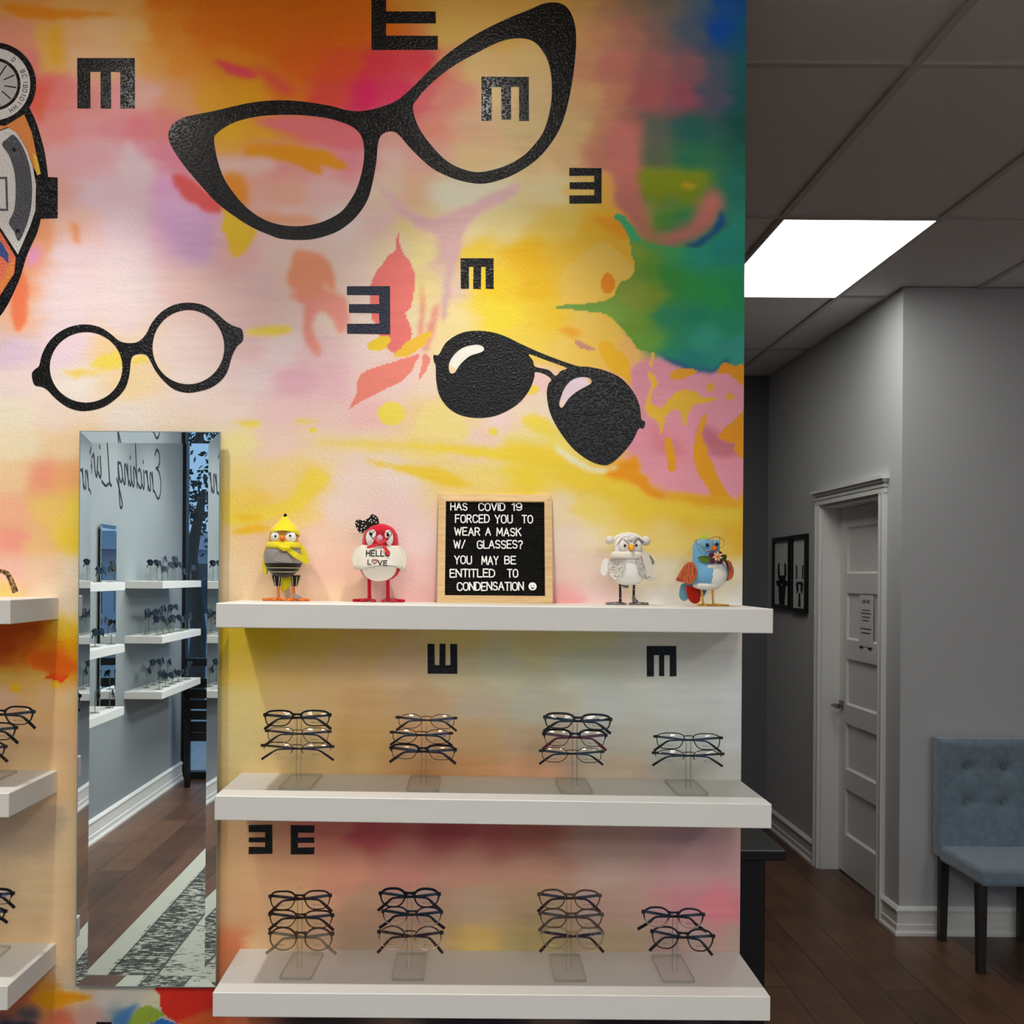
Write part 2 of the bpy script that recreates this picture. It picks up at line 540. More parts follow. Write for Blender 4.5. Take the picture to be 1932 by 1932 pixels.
M = {}
M['mural'] = mural_mat()
M['black_paint'] = mat('black_gloss_paint', (9, 9, 10), 0.27, 0, 0.32); orange_peel(M['black_paint'], 0.5, 0.0014)
M['navy_paint'] = mat('navy_paint', (46, 50, 68), 0.4, 0, 0.25); orange_peel(M['navy_paint'], 0.6, 0.0022)
M['wall_grey'] = mat('grey_wall_paint', (200, 202, 203), 0.7, 0, 0.3, bump=(220, .15, .001))
M['wall_pale'] = mat('pale_wall_paint', (142, 150, 153), 0.7, 0, 0.3, bump=(220, .15, .001))
M['tile'] = mat('ceiling_tile', (238, 237, 236), 0.95, 0, 0.1, bump=(900, .3, .001), var=((420, 420, 420), (214, 212, 210), .62, .75))
M['tbar'] = mat('ceiling_grid_metal', (205, 200, 194), 0.55, 0, 0.3)
M['floor'] = floor_mat()
M['trim'] = mat('white_trim_paint', (234, 235, 231), 0.4, 0, 0.45)
M['shelf'] = mat('white_shelf_lacquer', (226, 226, 222), 0.45, 0, 0.4, bump=(60, .04, .0005))
M['mirror'] = mat('mirror_silver', (236, 242, 244), 0.0, 1.0)
M['mirror'].node_tree.nodes['Principled BSDF'].inputs['Base Color'].default_value = (.80, .87, .90, 1)
M['mirror_edge'] = mat('mirror_glass_edge', (120, 142, 140), 0.15, 0, 0.6)
M['mirror_back'] = mat('mirror_backing', (40, 42, 44), 0.6)
M['nickel'] = mat('brushed_nickel', (150, 147, 140), 0.3, 1.0)
M['black'] = mat('black_lacquer', (9, 9, 10), 0.35, 0, 0.4)
M['black_soft'] = mat('black_felt', (16, 16, 17), 0.9, 0, 0.15)
M['paper'] = mat('white_paper', (232, 232, 228), 0.8, 0, 0.2)
M['ink'] = mat('black_ink', (22, 22, 24), 0.6)
M['panel_hall'] = mat('hall_light_diffuser', (255, 255, 255), 0.5, emit=((255, 253, 248), PANEL_HALL))
M['panel_room'] = mat('shop_light_diffuser', (255, 255, 255), 0.5, emit=((255, 250, 242), PANEL_ROOM))
M['white_metal'] = mat('white_enamel', (225, 225, 225), 0.4)
M['glow'] = mat('lamp_glow', (255, 250, 235), 0.5, emit=((255, 240, 215), 12.0))
M['acrylic'] = clear_mat('clear_acrylic', (255, 255, 255), 1.42, 0.03, .7)
M['acrylic_edge'] = clear_mat('acrylic_cut_edge', (226, 230, 222), 1.5, 0.1, 1.0, body=((170, 176, 164), .16))
M['lens'] = clear_mat('lens_clear', (254, 254, 254), 1.5, 0.0, .8)
M['sun_lens'] = clear_mat('lens_dark', (40, 44, 50), 1.6, 0.0, 1.4)
M['pane'] = clear_mat('window_glass', (240, 246, 248), 1.45, 0.0, 1.0)
M['wood_frame'] = mat('pale_ash_wood', (222, 190, 140), 0.55, 0, 0.3, var=((14, 14, 160), (205, 168, 116), .35, .7))
M['letter_white'] = mat('white_plastic_letter', (245, 245, 243), 0.45)
M['felt_tufted'] = mat('dusty_blue_fabric', (132, 152, 166), 0.95, 0, 0.1, sheen=0.4, var=((30, 30, 30), (120, 139, 153), .38, .66))
M['leg_dark'] = mat('dark_stained_leg', (36, 30, 30), 0.5)
# ------------------------------------------------------------------ the mural wall (colours painted on a fine grid)
WALL_Y = 2.47
H = 3.07
WX0, WX1 = -2.35, 0.601
WS = FPX / WALL_Y           # pixels of the frame per metre on the wall

def wall_uv(px, py):
    p = P(px, py, WALL_Y)
    return p.x, p.z

PAINT_GRID = """
0 0 190 130 60;60 0 188 128 60;120 0 200 150 80;240 0 190 140 70;310 0 182 98 8;400 0 180 92 4;480 0 185 95 5;600 0 190 95 5;700 0 195 100 10;780 0 165 115 40;840 0 162 126 56;900 0 158 122 56;960 0 152 116 52;1040 0 145 110 50;1100 0 132 102 56;1150 0 118 88 60;1200 0 98 78 62;1250 0 78 74 66;1320 0 55 72 82;1360 0 14 56 110;1402 0 18 52 98
0 60 172 112 95;60 60 176 118 92;120 60 195 150 100;200 60 205 165 115;260 60 200 160 95;305 60 186 112 22;400 60 186 96 6;480 60 190 95 5;640 60 200 95 10;720 60 205 100 20;860 60 166 136 66;960 60 160 128 62;1100 60 152 116 70;1140 60 146 102 76;1190 60 128 86 72;1240 60 98 76 70;1300 60 58 68 80;1360 60 8 52 116;1402 60 15 60 88
80 120 168 98 92;150 120 200 160 120;230 120 206 168 122;290 120 198 140 60;340 120 196 122 30;420 120 200 120 20;560 120 214 96 20;640 120 214 80 38;720 120 192 48 62;800 120 182 50 62;860 120 180 126 92;900 120 176 150 96;1000 120 166 142 92;1110 120 152 108 80;1160 120 148 90 80;1230 120 124 76 76;1300 120 104 70 76;1350 120 52 66 78;1402 120 18 66 72
75 180 222 88 76;110 180 178 100 96;160 180 172 108 104;220 180 176 118 118;280 180 210 162 150;340 180 212 150 98;400 180 210 148 30;460 180 212 148 20;540 180 224 122 32;620 180 216 74 60;690 180 205 34 88;760 180 196 46 82;800 180 182 88 92;850 180 180 112 98;940 180 176 156 112;1020 180 166 142 102;1110 180 162 126 86;1150 180 152 98 76;1220 180 132 72 74;1290 180 122 62 76;1350 180 64 64 80;1402 180 16 66 66
110 240 192 122 116;160 240 186 126 130;210 240 190 120 128;260 240 216 120 130;310 240 216 126 122;420 240 210 160 30;500 240 220 160 32;560 240 226 142 62;620 240 220 112 110;670 240 216 88 122;740 240 192 142 132;820 240 186 118 102;900 240 176 142 112;1000 240 170 150 106;1090 240 166 142 96;1140 240 156 108 80;1180 240 132 80 74;1230 240 72 78 70;1300 240 26 74 68;1402 240 16 60 56
120 300 196 146 150;170 300 190 148 158;210 300 206 172 182;270 300 216 152 168;320 300 214 130 150;520 300 226 152 150;600 300 222 152 152;660 300 214 132 142;740 300 192 162 152;800 300 200 150 140;900 300 186 160 116;1000 300 176 152 110;1070 300 172 142 102;1140 300 154 98 80;1180 300 142 84 80;1220 300 66 80 60;1300 300 30 88 62;1402 300 20 74 60
110 360 226 170 160;180 360 220 190 200;260 360 220 190 200;310 360 206 152 190;420 360 226 170 160;540 360 230 172 152;620 360 226 182 180;720 360 226 202 182;780 360 230 186 152;860 360 236 216 172;940 360 240 230 192;1040 360 220 206 160;1110 360 206 178 92;1150 360 204 158 62;1190 360 152 96 86;1240 360 74 104 40;1300 360 92 110 22;1402 360 22 88 78
60 420 232 152 102;130 420 230 186 170;240 420 226 200 210;330 420 216 166 196;380 420 202 152 190;420 420 222 176 176;540 420 236 206 200;640 420 230 214 210;720 420 216 182 180;770 420 236 212 152;880 420 240 226 172;960 420 240 220 152;1060 420 226 196 92;1120 420 232 182 42;1170 420 226 168 40;1220 420 120 120 60;1250 420 60 112 44;1300 420 40 106 62;1402 420 30 108 88
50 480 240 160 120;130 480 226 200 206;240 480 226 206 210;360 480 220 182 196;440 480 226 176 176;540 480 230 202 192;660 480 226 202 192;740 480 226 204 172;790 480 222 206 142;840 480 202 166 162;900 480 236 202 62;1000 480 226 176 26;1080 480 234 190 60;1140 480 234 178 42;1180 480 228 176 50;1230 480 86 128 44;1270 480 50 124 70;1330 480 22 120 100;1402 480 20 110 90
30 540 242 170 130;120 540 226 206 210;240 540 228 210 210;360 540 228 192 186;480 540 228 192 190;560 540 234 200 186;660 540 230 204 192;800 540 226 206 142;850 540 216 190 170;930 540 240 206 42;1020 540 226 182 32;1090 540 230 190 80;1150 540 228 184 70;1220 540 112 134 32;1290 540 30 120 56;1402 540 16 114 74
40 600 230 182 152;120 600 226 206 210;230 600 226 206 206;480 600 230 192 190;560 600 236 206 200;620 600 234 210 196;680 600 232 208 196;780 600 230 212 172;840 600 236 216 152;940 600 246 222 62;1040 600 236 196 52;1100 600 226 190 90;1160 600 236 192 80;1230 600 70 126 60;1280 600 30 112 78;1340 600 20 116 90;1402 600 20 110 76
30 660 216 192 210;130 660 226 202 212;200 660 232 200 150;260 660 230 206 180;350 660 228 206 200;480 660 226 192 190;540 660 236 216 216;600 660 230 192 196;690 660 236 212 206;760 660 232 196 184;850 660 236 214 160;1000 660 236 206 80;1060 660 226 192 92;1100 660 232 192 82;1150 660 228 186 76;1200 660 214 164 90;1260 660 62 120 90;1330 660 26 112 106;1402 660 26 104 92
30 720 230 210 206;140 720 226 216 206;250 720 232 206 160;350 720 228 210 204;480 720 226 206 206;560 720 220 172 186;640 720 226 182 190;700 720 234 204 196;760 720 236 206 200;810 720 236 212 190;1020 720 230 192 190;1150 720 226 172 110;1210 720 206 146 132;1290 720 192 130 138;1350 720 190 126 140;1402 720 200 126 110
30 780 226 216 192;100 780 226 206 192;250 780 226 212 200;430 780 226 206 196;540 780 226 192 190;620 780 230 196 190;700 780 230 184 182;800 780 236 206 150;880 780 236 210 160;930 780 230 202 200;1020 780 236 216 190;1230 780 186 124 134;1320 780 184 118 134;1402 780 184 112 116
30 840 230 216 182;120 840 236 206 162;440 840 230 216 152;520 840 226 196 182;600 840 230 206 172;700 840 232 210 182;800 840 240 216 142;900 840 236 206 192;980 840 240 222 152;1060 840 246 226 112;1110 840 244 222 150;1210 840 190 126 130;1280 840 178 106 118;1340 840 160 92 104;1402 840 170 100 108
30 900 230 196 152;90 900 236 156 124;130 900 236 170 112;440 900 236 210 132;520 900 236 206 142;590 900 236 206 120;660 900 230 206 196;760 900 230 210 200;830 900 238 212 140;900 900 240 216 122;1000 900 240 212 64;1090 900 240 206 62;1150 900 232 176 40;1260 900 194 128 130;1330 900 188 124 128;1402 900 190 126 120
30 960 236 176 142;100 960 240 200 112;140 960 246 216 82;440 960 236 206 90;480 960 240 200 90;560 960 238 208 120;640 960 230 206 196;740 960 232 206 200;1060 960 236 216 182;1120 960 240 216 112;1200 960 236 202 62;1300 960 234 180 40;1402 960 234 172 40
20 1020 230 152 132;70 1020 240 192 132;140 1020 236 202 62;440 1020 236 206 152;480 1020 240 202 162;600 1020 240 206 186;780 1020 230 206 202;1060 1020 226 206 192;1110 1020 226 210 182;1180 1020 226 206 122;1250 1020 220 196 112;1330 1020 212 182 82;1402 1020 216 168 40
30 1080 236 186 170;90 1080 236 202 170;140 1080 236 216 190;440 1080 236 210 170;480 1080 240 206 166;620 1080 240 196 176;790 1080 230 192 186;1060 1080 226 196 186;1110 1080 226 202 190;1250 1080 216 206 182;1402 1080 212 202 172
10 1130 236 206 120;90 1130 234 210 180;140 1140 234 212 180;440 1130 240 210 166;620 1130 240 206 170;790 1130 230 182 176;1060 1130 226 162 160;1120 1130 220 190 186;1250 1130 208 202 196;1402 1130 198 196 190
"""
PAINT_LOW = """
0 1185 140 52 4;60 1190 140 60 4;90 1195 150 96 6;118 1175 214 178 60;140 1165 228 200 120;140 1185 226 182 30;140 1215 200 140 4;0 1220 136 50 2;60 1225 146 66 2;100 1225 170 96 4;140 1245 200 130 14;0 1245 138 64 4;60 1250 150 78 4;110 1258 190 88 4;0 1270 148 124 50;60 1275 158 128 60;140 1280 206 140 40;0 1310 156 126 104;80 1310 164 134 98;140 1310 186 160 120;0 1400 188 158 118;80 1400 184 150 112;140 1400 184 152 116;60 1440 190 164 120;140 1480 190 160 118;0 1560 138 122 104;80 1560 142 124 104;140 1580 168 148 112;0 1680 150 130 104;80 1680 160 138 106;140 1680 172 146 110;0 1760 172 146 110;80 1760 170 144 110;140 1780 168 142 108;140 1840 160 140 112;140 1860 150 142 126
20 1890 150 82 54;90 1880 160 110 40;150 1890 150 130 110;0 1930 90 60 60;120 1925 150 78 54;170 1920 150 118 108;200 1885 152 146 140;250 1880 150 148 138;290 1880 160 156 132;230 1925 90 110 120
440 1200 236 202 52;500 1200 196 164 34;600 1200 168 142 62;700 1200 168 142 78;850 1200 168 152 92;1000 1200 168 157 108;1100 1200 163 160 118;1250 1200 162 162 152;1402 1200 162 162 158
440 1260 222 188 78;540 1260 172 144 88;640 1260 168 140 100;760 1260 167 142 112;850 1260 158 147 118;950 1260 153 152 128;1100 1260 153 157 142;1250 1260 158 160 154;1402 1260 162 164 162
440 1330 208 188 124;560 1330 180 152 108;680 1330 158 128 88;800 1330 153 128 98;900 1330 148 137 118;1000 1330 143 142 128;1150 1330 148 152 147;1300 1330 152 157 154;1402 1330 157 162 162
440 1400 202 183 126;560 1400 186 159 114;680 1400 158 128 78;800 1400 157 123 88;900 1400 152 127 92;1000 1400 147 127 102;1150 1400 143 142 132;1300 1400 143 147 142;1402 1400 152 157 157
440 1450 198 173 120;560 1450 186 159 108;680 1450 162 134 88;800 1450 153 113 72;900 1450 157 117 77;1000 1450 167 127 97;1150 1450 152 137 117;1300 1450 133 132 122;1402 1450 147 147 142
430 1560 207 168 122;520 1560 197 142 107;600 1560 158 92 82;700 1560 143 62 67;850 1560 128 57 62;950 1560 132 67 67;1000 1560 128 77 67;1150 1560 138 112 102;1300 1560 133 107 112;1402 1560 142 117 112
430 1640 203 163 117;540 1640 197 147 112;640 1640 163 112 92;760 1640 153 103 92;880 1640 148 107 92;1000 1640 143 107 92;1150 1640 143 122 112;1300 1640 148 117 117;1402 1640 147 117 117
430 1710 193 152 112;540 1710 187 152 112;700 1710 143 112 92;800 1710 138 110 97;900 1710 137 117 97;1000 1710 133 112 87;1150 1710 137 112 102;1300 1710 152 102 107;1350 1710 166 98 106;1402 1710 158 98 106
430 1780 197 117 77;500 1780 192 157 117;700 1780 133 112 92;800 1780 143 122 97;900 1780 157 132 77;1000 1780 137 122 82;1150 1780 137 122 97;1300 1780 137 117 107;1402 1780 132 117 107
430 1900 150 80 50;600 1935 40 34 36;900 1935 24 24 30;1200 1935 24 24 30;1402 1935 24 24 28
"""  # lit strip beside the shelf's shadow edge is partly put into these colours

def parse_grid(t):
    a = [[float(q) for q in s.split()] for ln in t.strip().split('\n') for s in ln.split(';') if s.strip()]
    a = np.array(a)
    return a[:, :2], a[:, 2:]

# hard and soft painted shapes: (softness px, colour, outline)
SHAPES = [
 (5, (206, 156, 76), [(64, 40), (122, 42), (126, 138), (76, 138)]), (4, (206, 152, 42), [(92, 50), (112, 50), (112, 120), (94, 120)]),
 (3, (216, 132, 22), [(4, 10), (60, 12), (130, 20), (215, 24), (200, 30), (90, 37), (40, 30)]),
 (4, (202, 66, 76), [(402, 112), (440, 119), (484, 138), (470, 149), (430, 136)]), (5, (214, 84, 62), [(470, 126), (520, 140), (560, 172), (540, 178), (495, 150)]),
 (6, (216, 112, 118), [(480, 222), (600, 220), (680, 244), (686, 275), (600, 270), (520, 246)]),
 (3, (231, 151, 26), [(463, 276), (512, 272), (600, 281), (652, 312), (640, 319), (600, 313), (605, 329), (545, 306), (470, 294)]),
 (6, (226, 186, 178), [(410, 298), (470, 296), (520, 306), (500, 330), (420, 330)]),
 (5, (232, 146, 48), [(418, 330), (460, 336), (468, 380), (455, 392), (430, 370)]), (6, (230, 162, 128), [(470, 400), (560, 404), (600, 420), (560, 428), (500, 420)]),
 (12, (206, 162, 202), [(300, 385), (360, 380), (405, 440), (390, 490), (330, 480)]),
 (3, (231, 95, 95), [(325, 334), (346, 330), (400, 368), (422, 394), (402, 402), (360, 382), (334, 356)]),
 (4, (232, 190, 48), [(424, 388), (470, 426), (486, 440), (452, 482), (434, 470)]),
 (10, (188, 140, 146), [(120, 290), (150, 270), (215, 278), (220, 310), (180, 322), (130, 312)]), (6, (224, 196, 204), [(232, 275), (246, 268), (290, 320), (270, 360), (225, 330)]),
 (4, (236, 108, 84), [(70, 168), (86, 180), (82, 232), (66, 215)]),
 (3, (240, 128, 86), [(24, 520), (46, 515), (52, 570), (46, 615), (30, 622), (20, 580)]), (6, (236, 160, 116), [(70, 420), (104, 418), (96, 470), (80, 480)]),
 (4, (234, 156, 112), [(128, 420), (152, 425), (152, 458), (142, 460)]), (6, (224, 150, 190), [(50, 460), (84, 470), (70, 500), (50, 500)]),
 (10, (240, 234, 210), [(806, 345), (900, 340), (940, 360), (880, 398), (830, 395)]),
 (3, (206, 168, 168), [(706, 340), (740, 368), (800, 408), (860, 396), (960, 352), (984, 352), (962, 374), (902, 406), (872, 450), (854, 520), (842, 600), (832, 590), (842, 500), (826, 448), (788, 430), (740, 392)]),
 (1.5, (232, 152, 118), [(560, 474), (600, 478), (622, 495), (632, 520), (633, 546), (626, 549), (612, 532), (602, 546), (560, 546), (540, 530), (546, 506)]),
 (1.5, (232, 152, 138), [(546, 556), (640, 555), (655, 580), (657, 600), (650, 626), (637, 626), (628, 606), (612, 590), (596, 592), (590, 615), (596, 636), (606, 662), (600, 672), (580, 652), (571, 612), (572, 576)]),
 (5, (232, 152, 124), [(552, 530), (610, 535), (640, 560), (560, 566)]),
 (1, (229, 120, 114), [(751, 433), (757, 470), (775, 495), (783, 530), (776, 575), (766, 592), (776, 620), (770, 662), (738, 664), (706, 610), (699, 560), (701, 530), (726, 490), (746, 470)]),
 (1.5, (218, 130, 112), [(796, 540), (800, 580), (796, 640), (789, 640), (793, 590)]), (2, (222, 150, 132), [(824, 570), (812, 600), (800, 650), (807, 662), (827, 600)]),
 (1, (231, 133, 118), [(788, 668), (784, 686), (766, 712), (720, 738), (690, 752), (659, 771), (670, 750), (682, 705), (736, 685)]), (1, (228, 136, 122), [(800, 668), (811, 680), (796, 714), (790, 712), (796, 686)]),
 (1, (241, 206, 54), [(692, 656), (706, 640), (731, 634), (735, 648), (716, 663)]), (1, (239, 192, 62), [(744, 669), (770, 645), (813, 624), (808, 641), (790, 659), (760, 674)]),
 (2, (241, 216, 84), [(462, 626), (490, 617), (540, 616), (552, 624), (520, 632), (480, 633)]),
 (4, (238, 214, 90), [(170, 690), (200, 668), (232, 660), (232, 690), (200, 700)]), (4, (238, 208, 110), [(110, 702), (160, 696), (200, 704), (140, 712)]), (2, (242, 216, 90), [(248, 674), (275, 669), (280, 684), (250, 690)]),
 (4, (236, 162, 32), [(1120, 412), (1160, 410), (1186, 436), (1190, 456), (1150, 440)]),
 (1, (231, 192, 86), [(1060, 541), (1064, 512), (1086, 490), (1110, 470), (1135, 455), (1162, 470), (1188, 495), (1196, 512), (1172, 532), (1140, 556), (1100, 576), (1068, 570)]),
 (3, (242, 170, 44), [(1048, 620), (1076, 617), (1102, 630), (1076, 636)]), (1, (190, 132, 112), [(1084, 641), (1100, 645), (1121, 659), (1114, 663), (1094, 655)]),
 (1, (228, 174, 34), [(1129, 650), (1150, 644), (1162, 660), (1176, 665), (1189, 690), (1191, 728), (1176, 712), (1150, 696), (1140, 680)]),
 (2, (236, 210, 74), [(431, 797), (470, 795), (498, 797), (480, 806)]), (2, (236, 210, 74), [(538, 795), (600, 790), (606, 795), (560, 798)]),
 (4, (240, 220, 142), [(800, 770), (840, 760), (874, 790), (880, 830), (800, 822), (778, 820)]),
 (5, (242, 216, 110), [(590, 836), (700, 830), (900, 840), (1000, 855), (1060, 862), (900, 856), (700, 848)]),
 (3, (241, 214, 66), [(760, 838), (900, 846), (1040, 850), (1062, 876), (960, 870), (880, 858)]),
 (2, (241, 206, 62), [(688, 870), (760, 879), (830, 884), (872, 905), (892, 915), (850, 919), (780, 896)]),
 (2, (241, 212, 80), [(588, 884), (619, 900), (610, 916), (581, 946), (560, 966), (520, 976), (440, 992), (428, 976), (470, 956), (540, 945), (570, 905)]),
 (2, (240, 192, 42), [(438, 975), (480, 969), (497, 976), (460, 983)]), (2, (240, 187, 32), [(438, 1001), (480, 991), (513, 995), (490, 1003), (450, 1008)]),
 (2, (240, 216, 84), [(985, 792), (1010, 782), (1040, 800), (1046, 822), (1010, 815)]),
 # right half: greens, mauves, splashes
 (9, (156, 92, 84), [(1150, 235), (1205, 240), (1210, 330), (1216, 400), (1228, 432), (1262, 436), (1300, 420), (1320, 386), (1336, 360), (1356, 364), (1366, 392), (1340, 432), (1300, 458), (1250, 462), (1208, 442), (1172, 400), (1150, 320)]),
 (6, (100, 112, 18), [(1206, 322), (1262, 318), (1330, 330), (1322, 352), (1280, 366), (1240, 380), (1212, 360)]), (4, (156, 124, 12), [(1284, 345), (1318, 348), (1308, 356), (1290, 354)]),
 (2, (10, 62, 108), [(1346, 430), (1360, 398), (1369, 412), (1366, 424), (1340, 452), (1312, 466), (1292, 464), (1320, 452)]),
 (1, (52, 142, 92), [(1159, 408), (1178, 407), (1198, 432), (1212, 455), (1230, 461), (1240, 470), (1196, 492), (1191, 460), (1180, 435)]),
 'GREEN',
 (2.5, (20, 70, 112), [(1245, 668), (1268, 678), (1292, 690), (1332, 698), (1354, 692), (1370, 678), (1374, 684), (1358, 700), (1334, 706), (1290, 698), (1264, 686)]),
 (2, (190, 126, 140), [(1236, 672), (1264, 684), (1290, 697), (1334, 705), (1402, 712), (1404, 930), (1330, 934), (1262, 922), (1232, 902), (1208, 888), (1206, 866), (1190, 838), (1212, 800), (1206, 760), (1190, 724), (1196, 690)]),
 (9, (152, 86, 98), [(1322, 800), (1360, 815), (1402, 830), (1402, 858), (1350, 862), (1320, 840)]), (10, (178, 106, 112), [(1220, 800), (1290, 830), (1300, 870), (1230, 850)]),
 (.6, (217, 173, 54), [(1223, 704), (1231, 703), (1242, 722), (1234, 733), (1229, 749), (1229, 760), (1238, 766), (1247, 768), (1263, 752), (1276, 739), (1299, 736), (1316, 741), (1326, 749), (1349, 750), (1351, 754), (1334, 759), (1314, 762), (1303, 770), (1297, 789), (1292, 804), (1287, 800), (1283, 777), (1276, 773), (1263, 777), (1255, 789), (1251, 814), (1245, 814), (1240, 795), (1222, 783), (1217, 770), (1220, 752), (1228, 729)]),
 (.6, (220, 178, 60), [(1229, 664), (1236, 666), (1231, 692), (1225, 688)]), (1, (212, 148, 30), [(1264, 706), (1285, 695), (1314, 700), (1292, 714), (1270, 716)]),
 (.8, (226, 148, 18), [(1353, 703), (1364, 684), (1384, 690), (1404, 690), (1404, 726), (1390, 720), (1376, 706)]),
 (.8, (216, 142, 18), [(1404, 776), (1394, 786), (1360, 814), (1354, 826), (1380, 836), (1386, 830), (1386, 850), (1404, 862)]),
 (.8, (213, 147, 22), [(1254, 832), (1267, 829), (1276, 880), (1269, 891), (1260, 886)]),
 (1, (213, 147, 22), [(1327, 784), (1334, 788), (1325, 820), (1335, 850), (1351, 890), (1366, 920), (1387, 950), (1350, 952), (1335, 920), (1315, 890), (1308, 850), (1315, 815)]),
 (9, (240, 208, 62), [(960, 832), (1060, 852), (1150, 892), (1240, 936), (1340, 952), (1404, 946), (1404, 986), (1330, 986), (1220, 962), (1130, 932), (1040, 892), (960, 860)]),
 (1.5, (236, 152, 18), [(1146, 882), (1185, 868), (1200, 861), (1206, 875), (1204, 894), (1221, 900), (1226, 918), (1252, 930), (1256, 942), (1220, 932), (1190, 908), (1150, 900)]),
 (3, (230, 168, 30), [(1250, 930), (1330, 938), (1404, 946), (1404, 956), (1320, 952)]),
 (3, (240, 236, 214), [(1046, 836), (1076, 858), (1112, 878), (1138, 884), (1160, 878), (1166, 884), (1136, 892), (1100, 884), (1064, 864)]),
 (1, (200, 66, 6), [(82, 1279), (98, 1270), (110, 1266), (125, 1273), (130, 1278), (120, 1284), (112, 1290), (105, 1284)]), (4, (196, 86, 6), [(60, 1232), (110, 1232), (148, 1252), (140, 1264), (120, 1276), (96, 1268), (60, 1260)]),
 (.8, (178, 38, 28), [(300, 1858), (424, 1858), (424, 1905), (350, 1932), (320, 1922), (305, 1905), (302, 1880)]), (2, (188, 84, 44), [(340, 1926), (400, 1905), (424, 1900), (424, 1940), (350, 1940)]),
 (.8, (108, 128, 42), [(240, 1936), (254, 1910), (278, 1896), (300, 1906), (308, 1915), (282, 1930)]), (2, (52, 92, 132), [(212, 1936), (220, 1914), (262, 1894), (247, 1915), (241, 1936)]), (.8, (32, 82, 142), [(272, 1936), (306, 1921), (344, 1936)]),
 (3, (198, 132, 16), [(60, 1880), (100, 1871), (174, 1880), (132, 1892), (95, 1901), (70, 1890)]), (5, (58, 58, 64), [(28, 1904), (70, 1901), (76, 1922), (40, 1926)]), (3, (24, 32, 52), [(0, 1926), (70, 1927), (60, 1945), (0, 1945)]),
]
BLOBS = [(738, 780, 26, 22, (243, 223, 92), 1), (590, 812, 8, 6, (236, 214, 80), 1), (930, 815, 10, 9, (238, 214, 90), 1), (1000, 735, 18, 8, (238, 212, 80), 1),
         (1147, 535, 13, 20, (241, 142, 18), .8), (1340, 732, 7, 9, (208, 154, 44), .8), (1377, 748, 9, 7, (208, 154, 44), .8), (28, 1297, 11, 10, (172, 132, 26), 2), (106, 1292, 9, 7, (190, 150, 30), 3),
         (878, 664, 40, 34, (242, 240, 228), 4), (1086, 738, 32, 34, (212, 192, 202), 4), (440, 425, 20, 26, (234, 194, 52), 6)]
GREEN_POLY = [(1192, 456), (1197, 490), (1192, 520), (1168, 536), (1156, 560), (1130, 570), (1054, 577), (1058, 583), (1130, 590), (1152, 599), (1182, 630), (1206, 660), (1236, 665), (1260, 680), (1290, 694), (1332, 702), (1356, 697), (1371, 684), (1388, 690), (1404, 690), (1404, 436), (1366, 436), (1338, 462), (1300, 468), (1240, 462)]
GREEN_COL = """1190 480 112 136 40;1190 560 122 140 50;1060 580 110 150 70;1150 590 110 150 60;1230 500 84 130 44;1230 560 112 136 36;1210 620 104 140 44;1220 650 92 140 50;1260 470 52 134 78;1260 530 40 124 52;1260 590 32 120 84;1270 660 30 120 92;1310 480 24 124 104;1310 540 34 128 60;1310 600 22 118 88;1330 640 44 136 116;1310 680 20 110 104;1360 470 20 114 104;1360 560 28 124 64;1380 620 22 116 86;1402 470 22 110 96;1402 560 22 116 70;1402 650 40 122 112"""

def gain(px, py):
    """how strongly the shop's lamps light this part of the wall; divided out of the grid, apart from the lit strip below the shelf"""
    up = np.interp(py, [-100, 20, 120, 220, 320, 420, 520, 620, 720, 820, 920, 1020, 1120], [.3, .33, .45, .54, .56, .78, .92, .96, .9, .86, .82, .8, .77])
    up = up * np.interp(px, [0, 1000, 1130, 1250, 1402], [1, 1, .86, .70, .58])
    t = np.clip((py - 1160) / 20 + .5, 0, 1)
    return up * (1 - t) + .43 * t

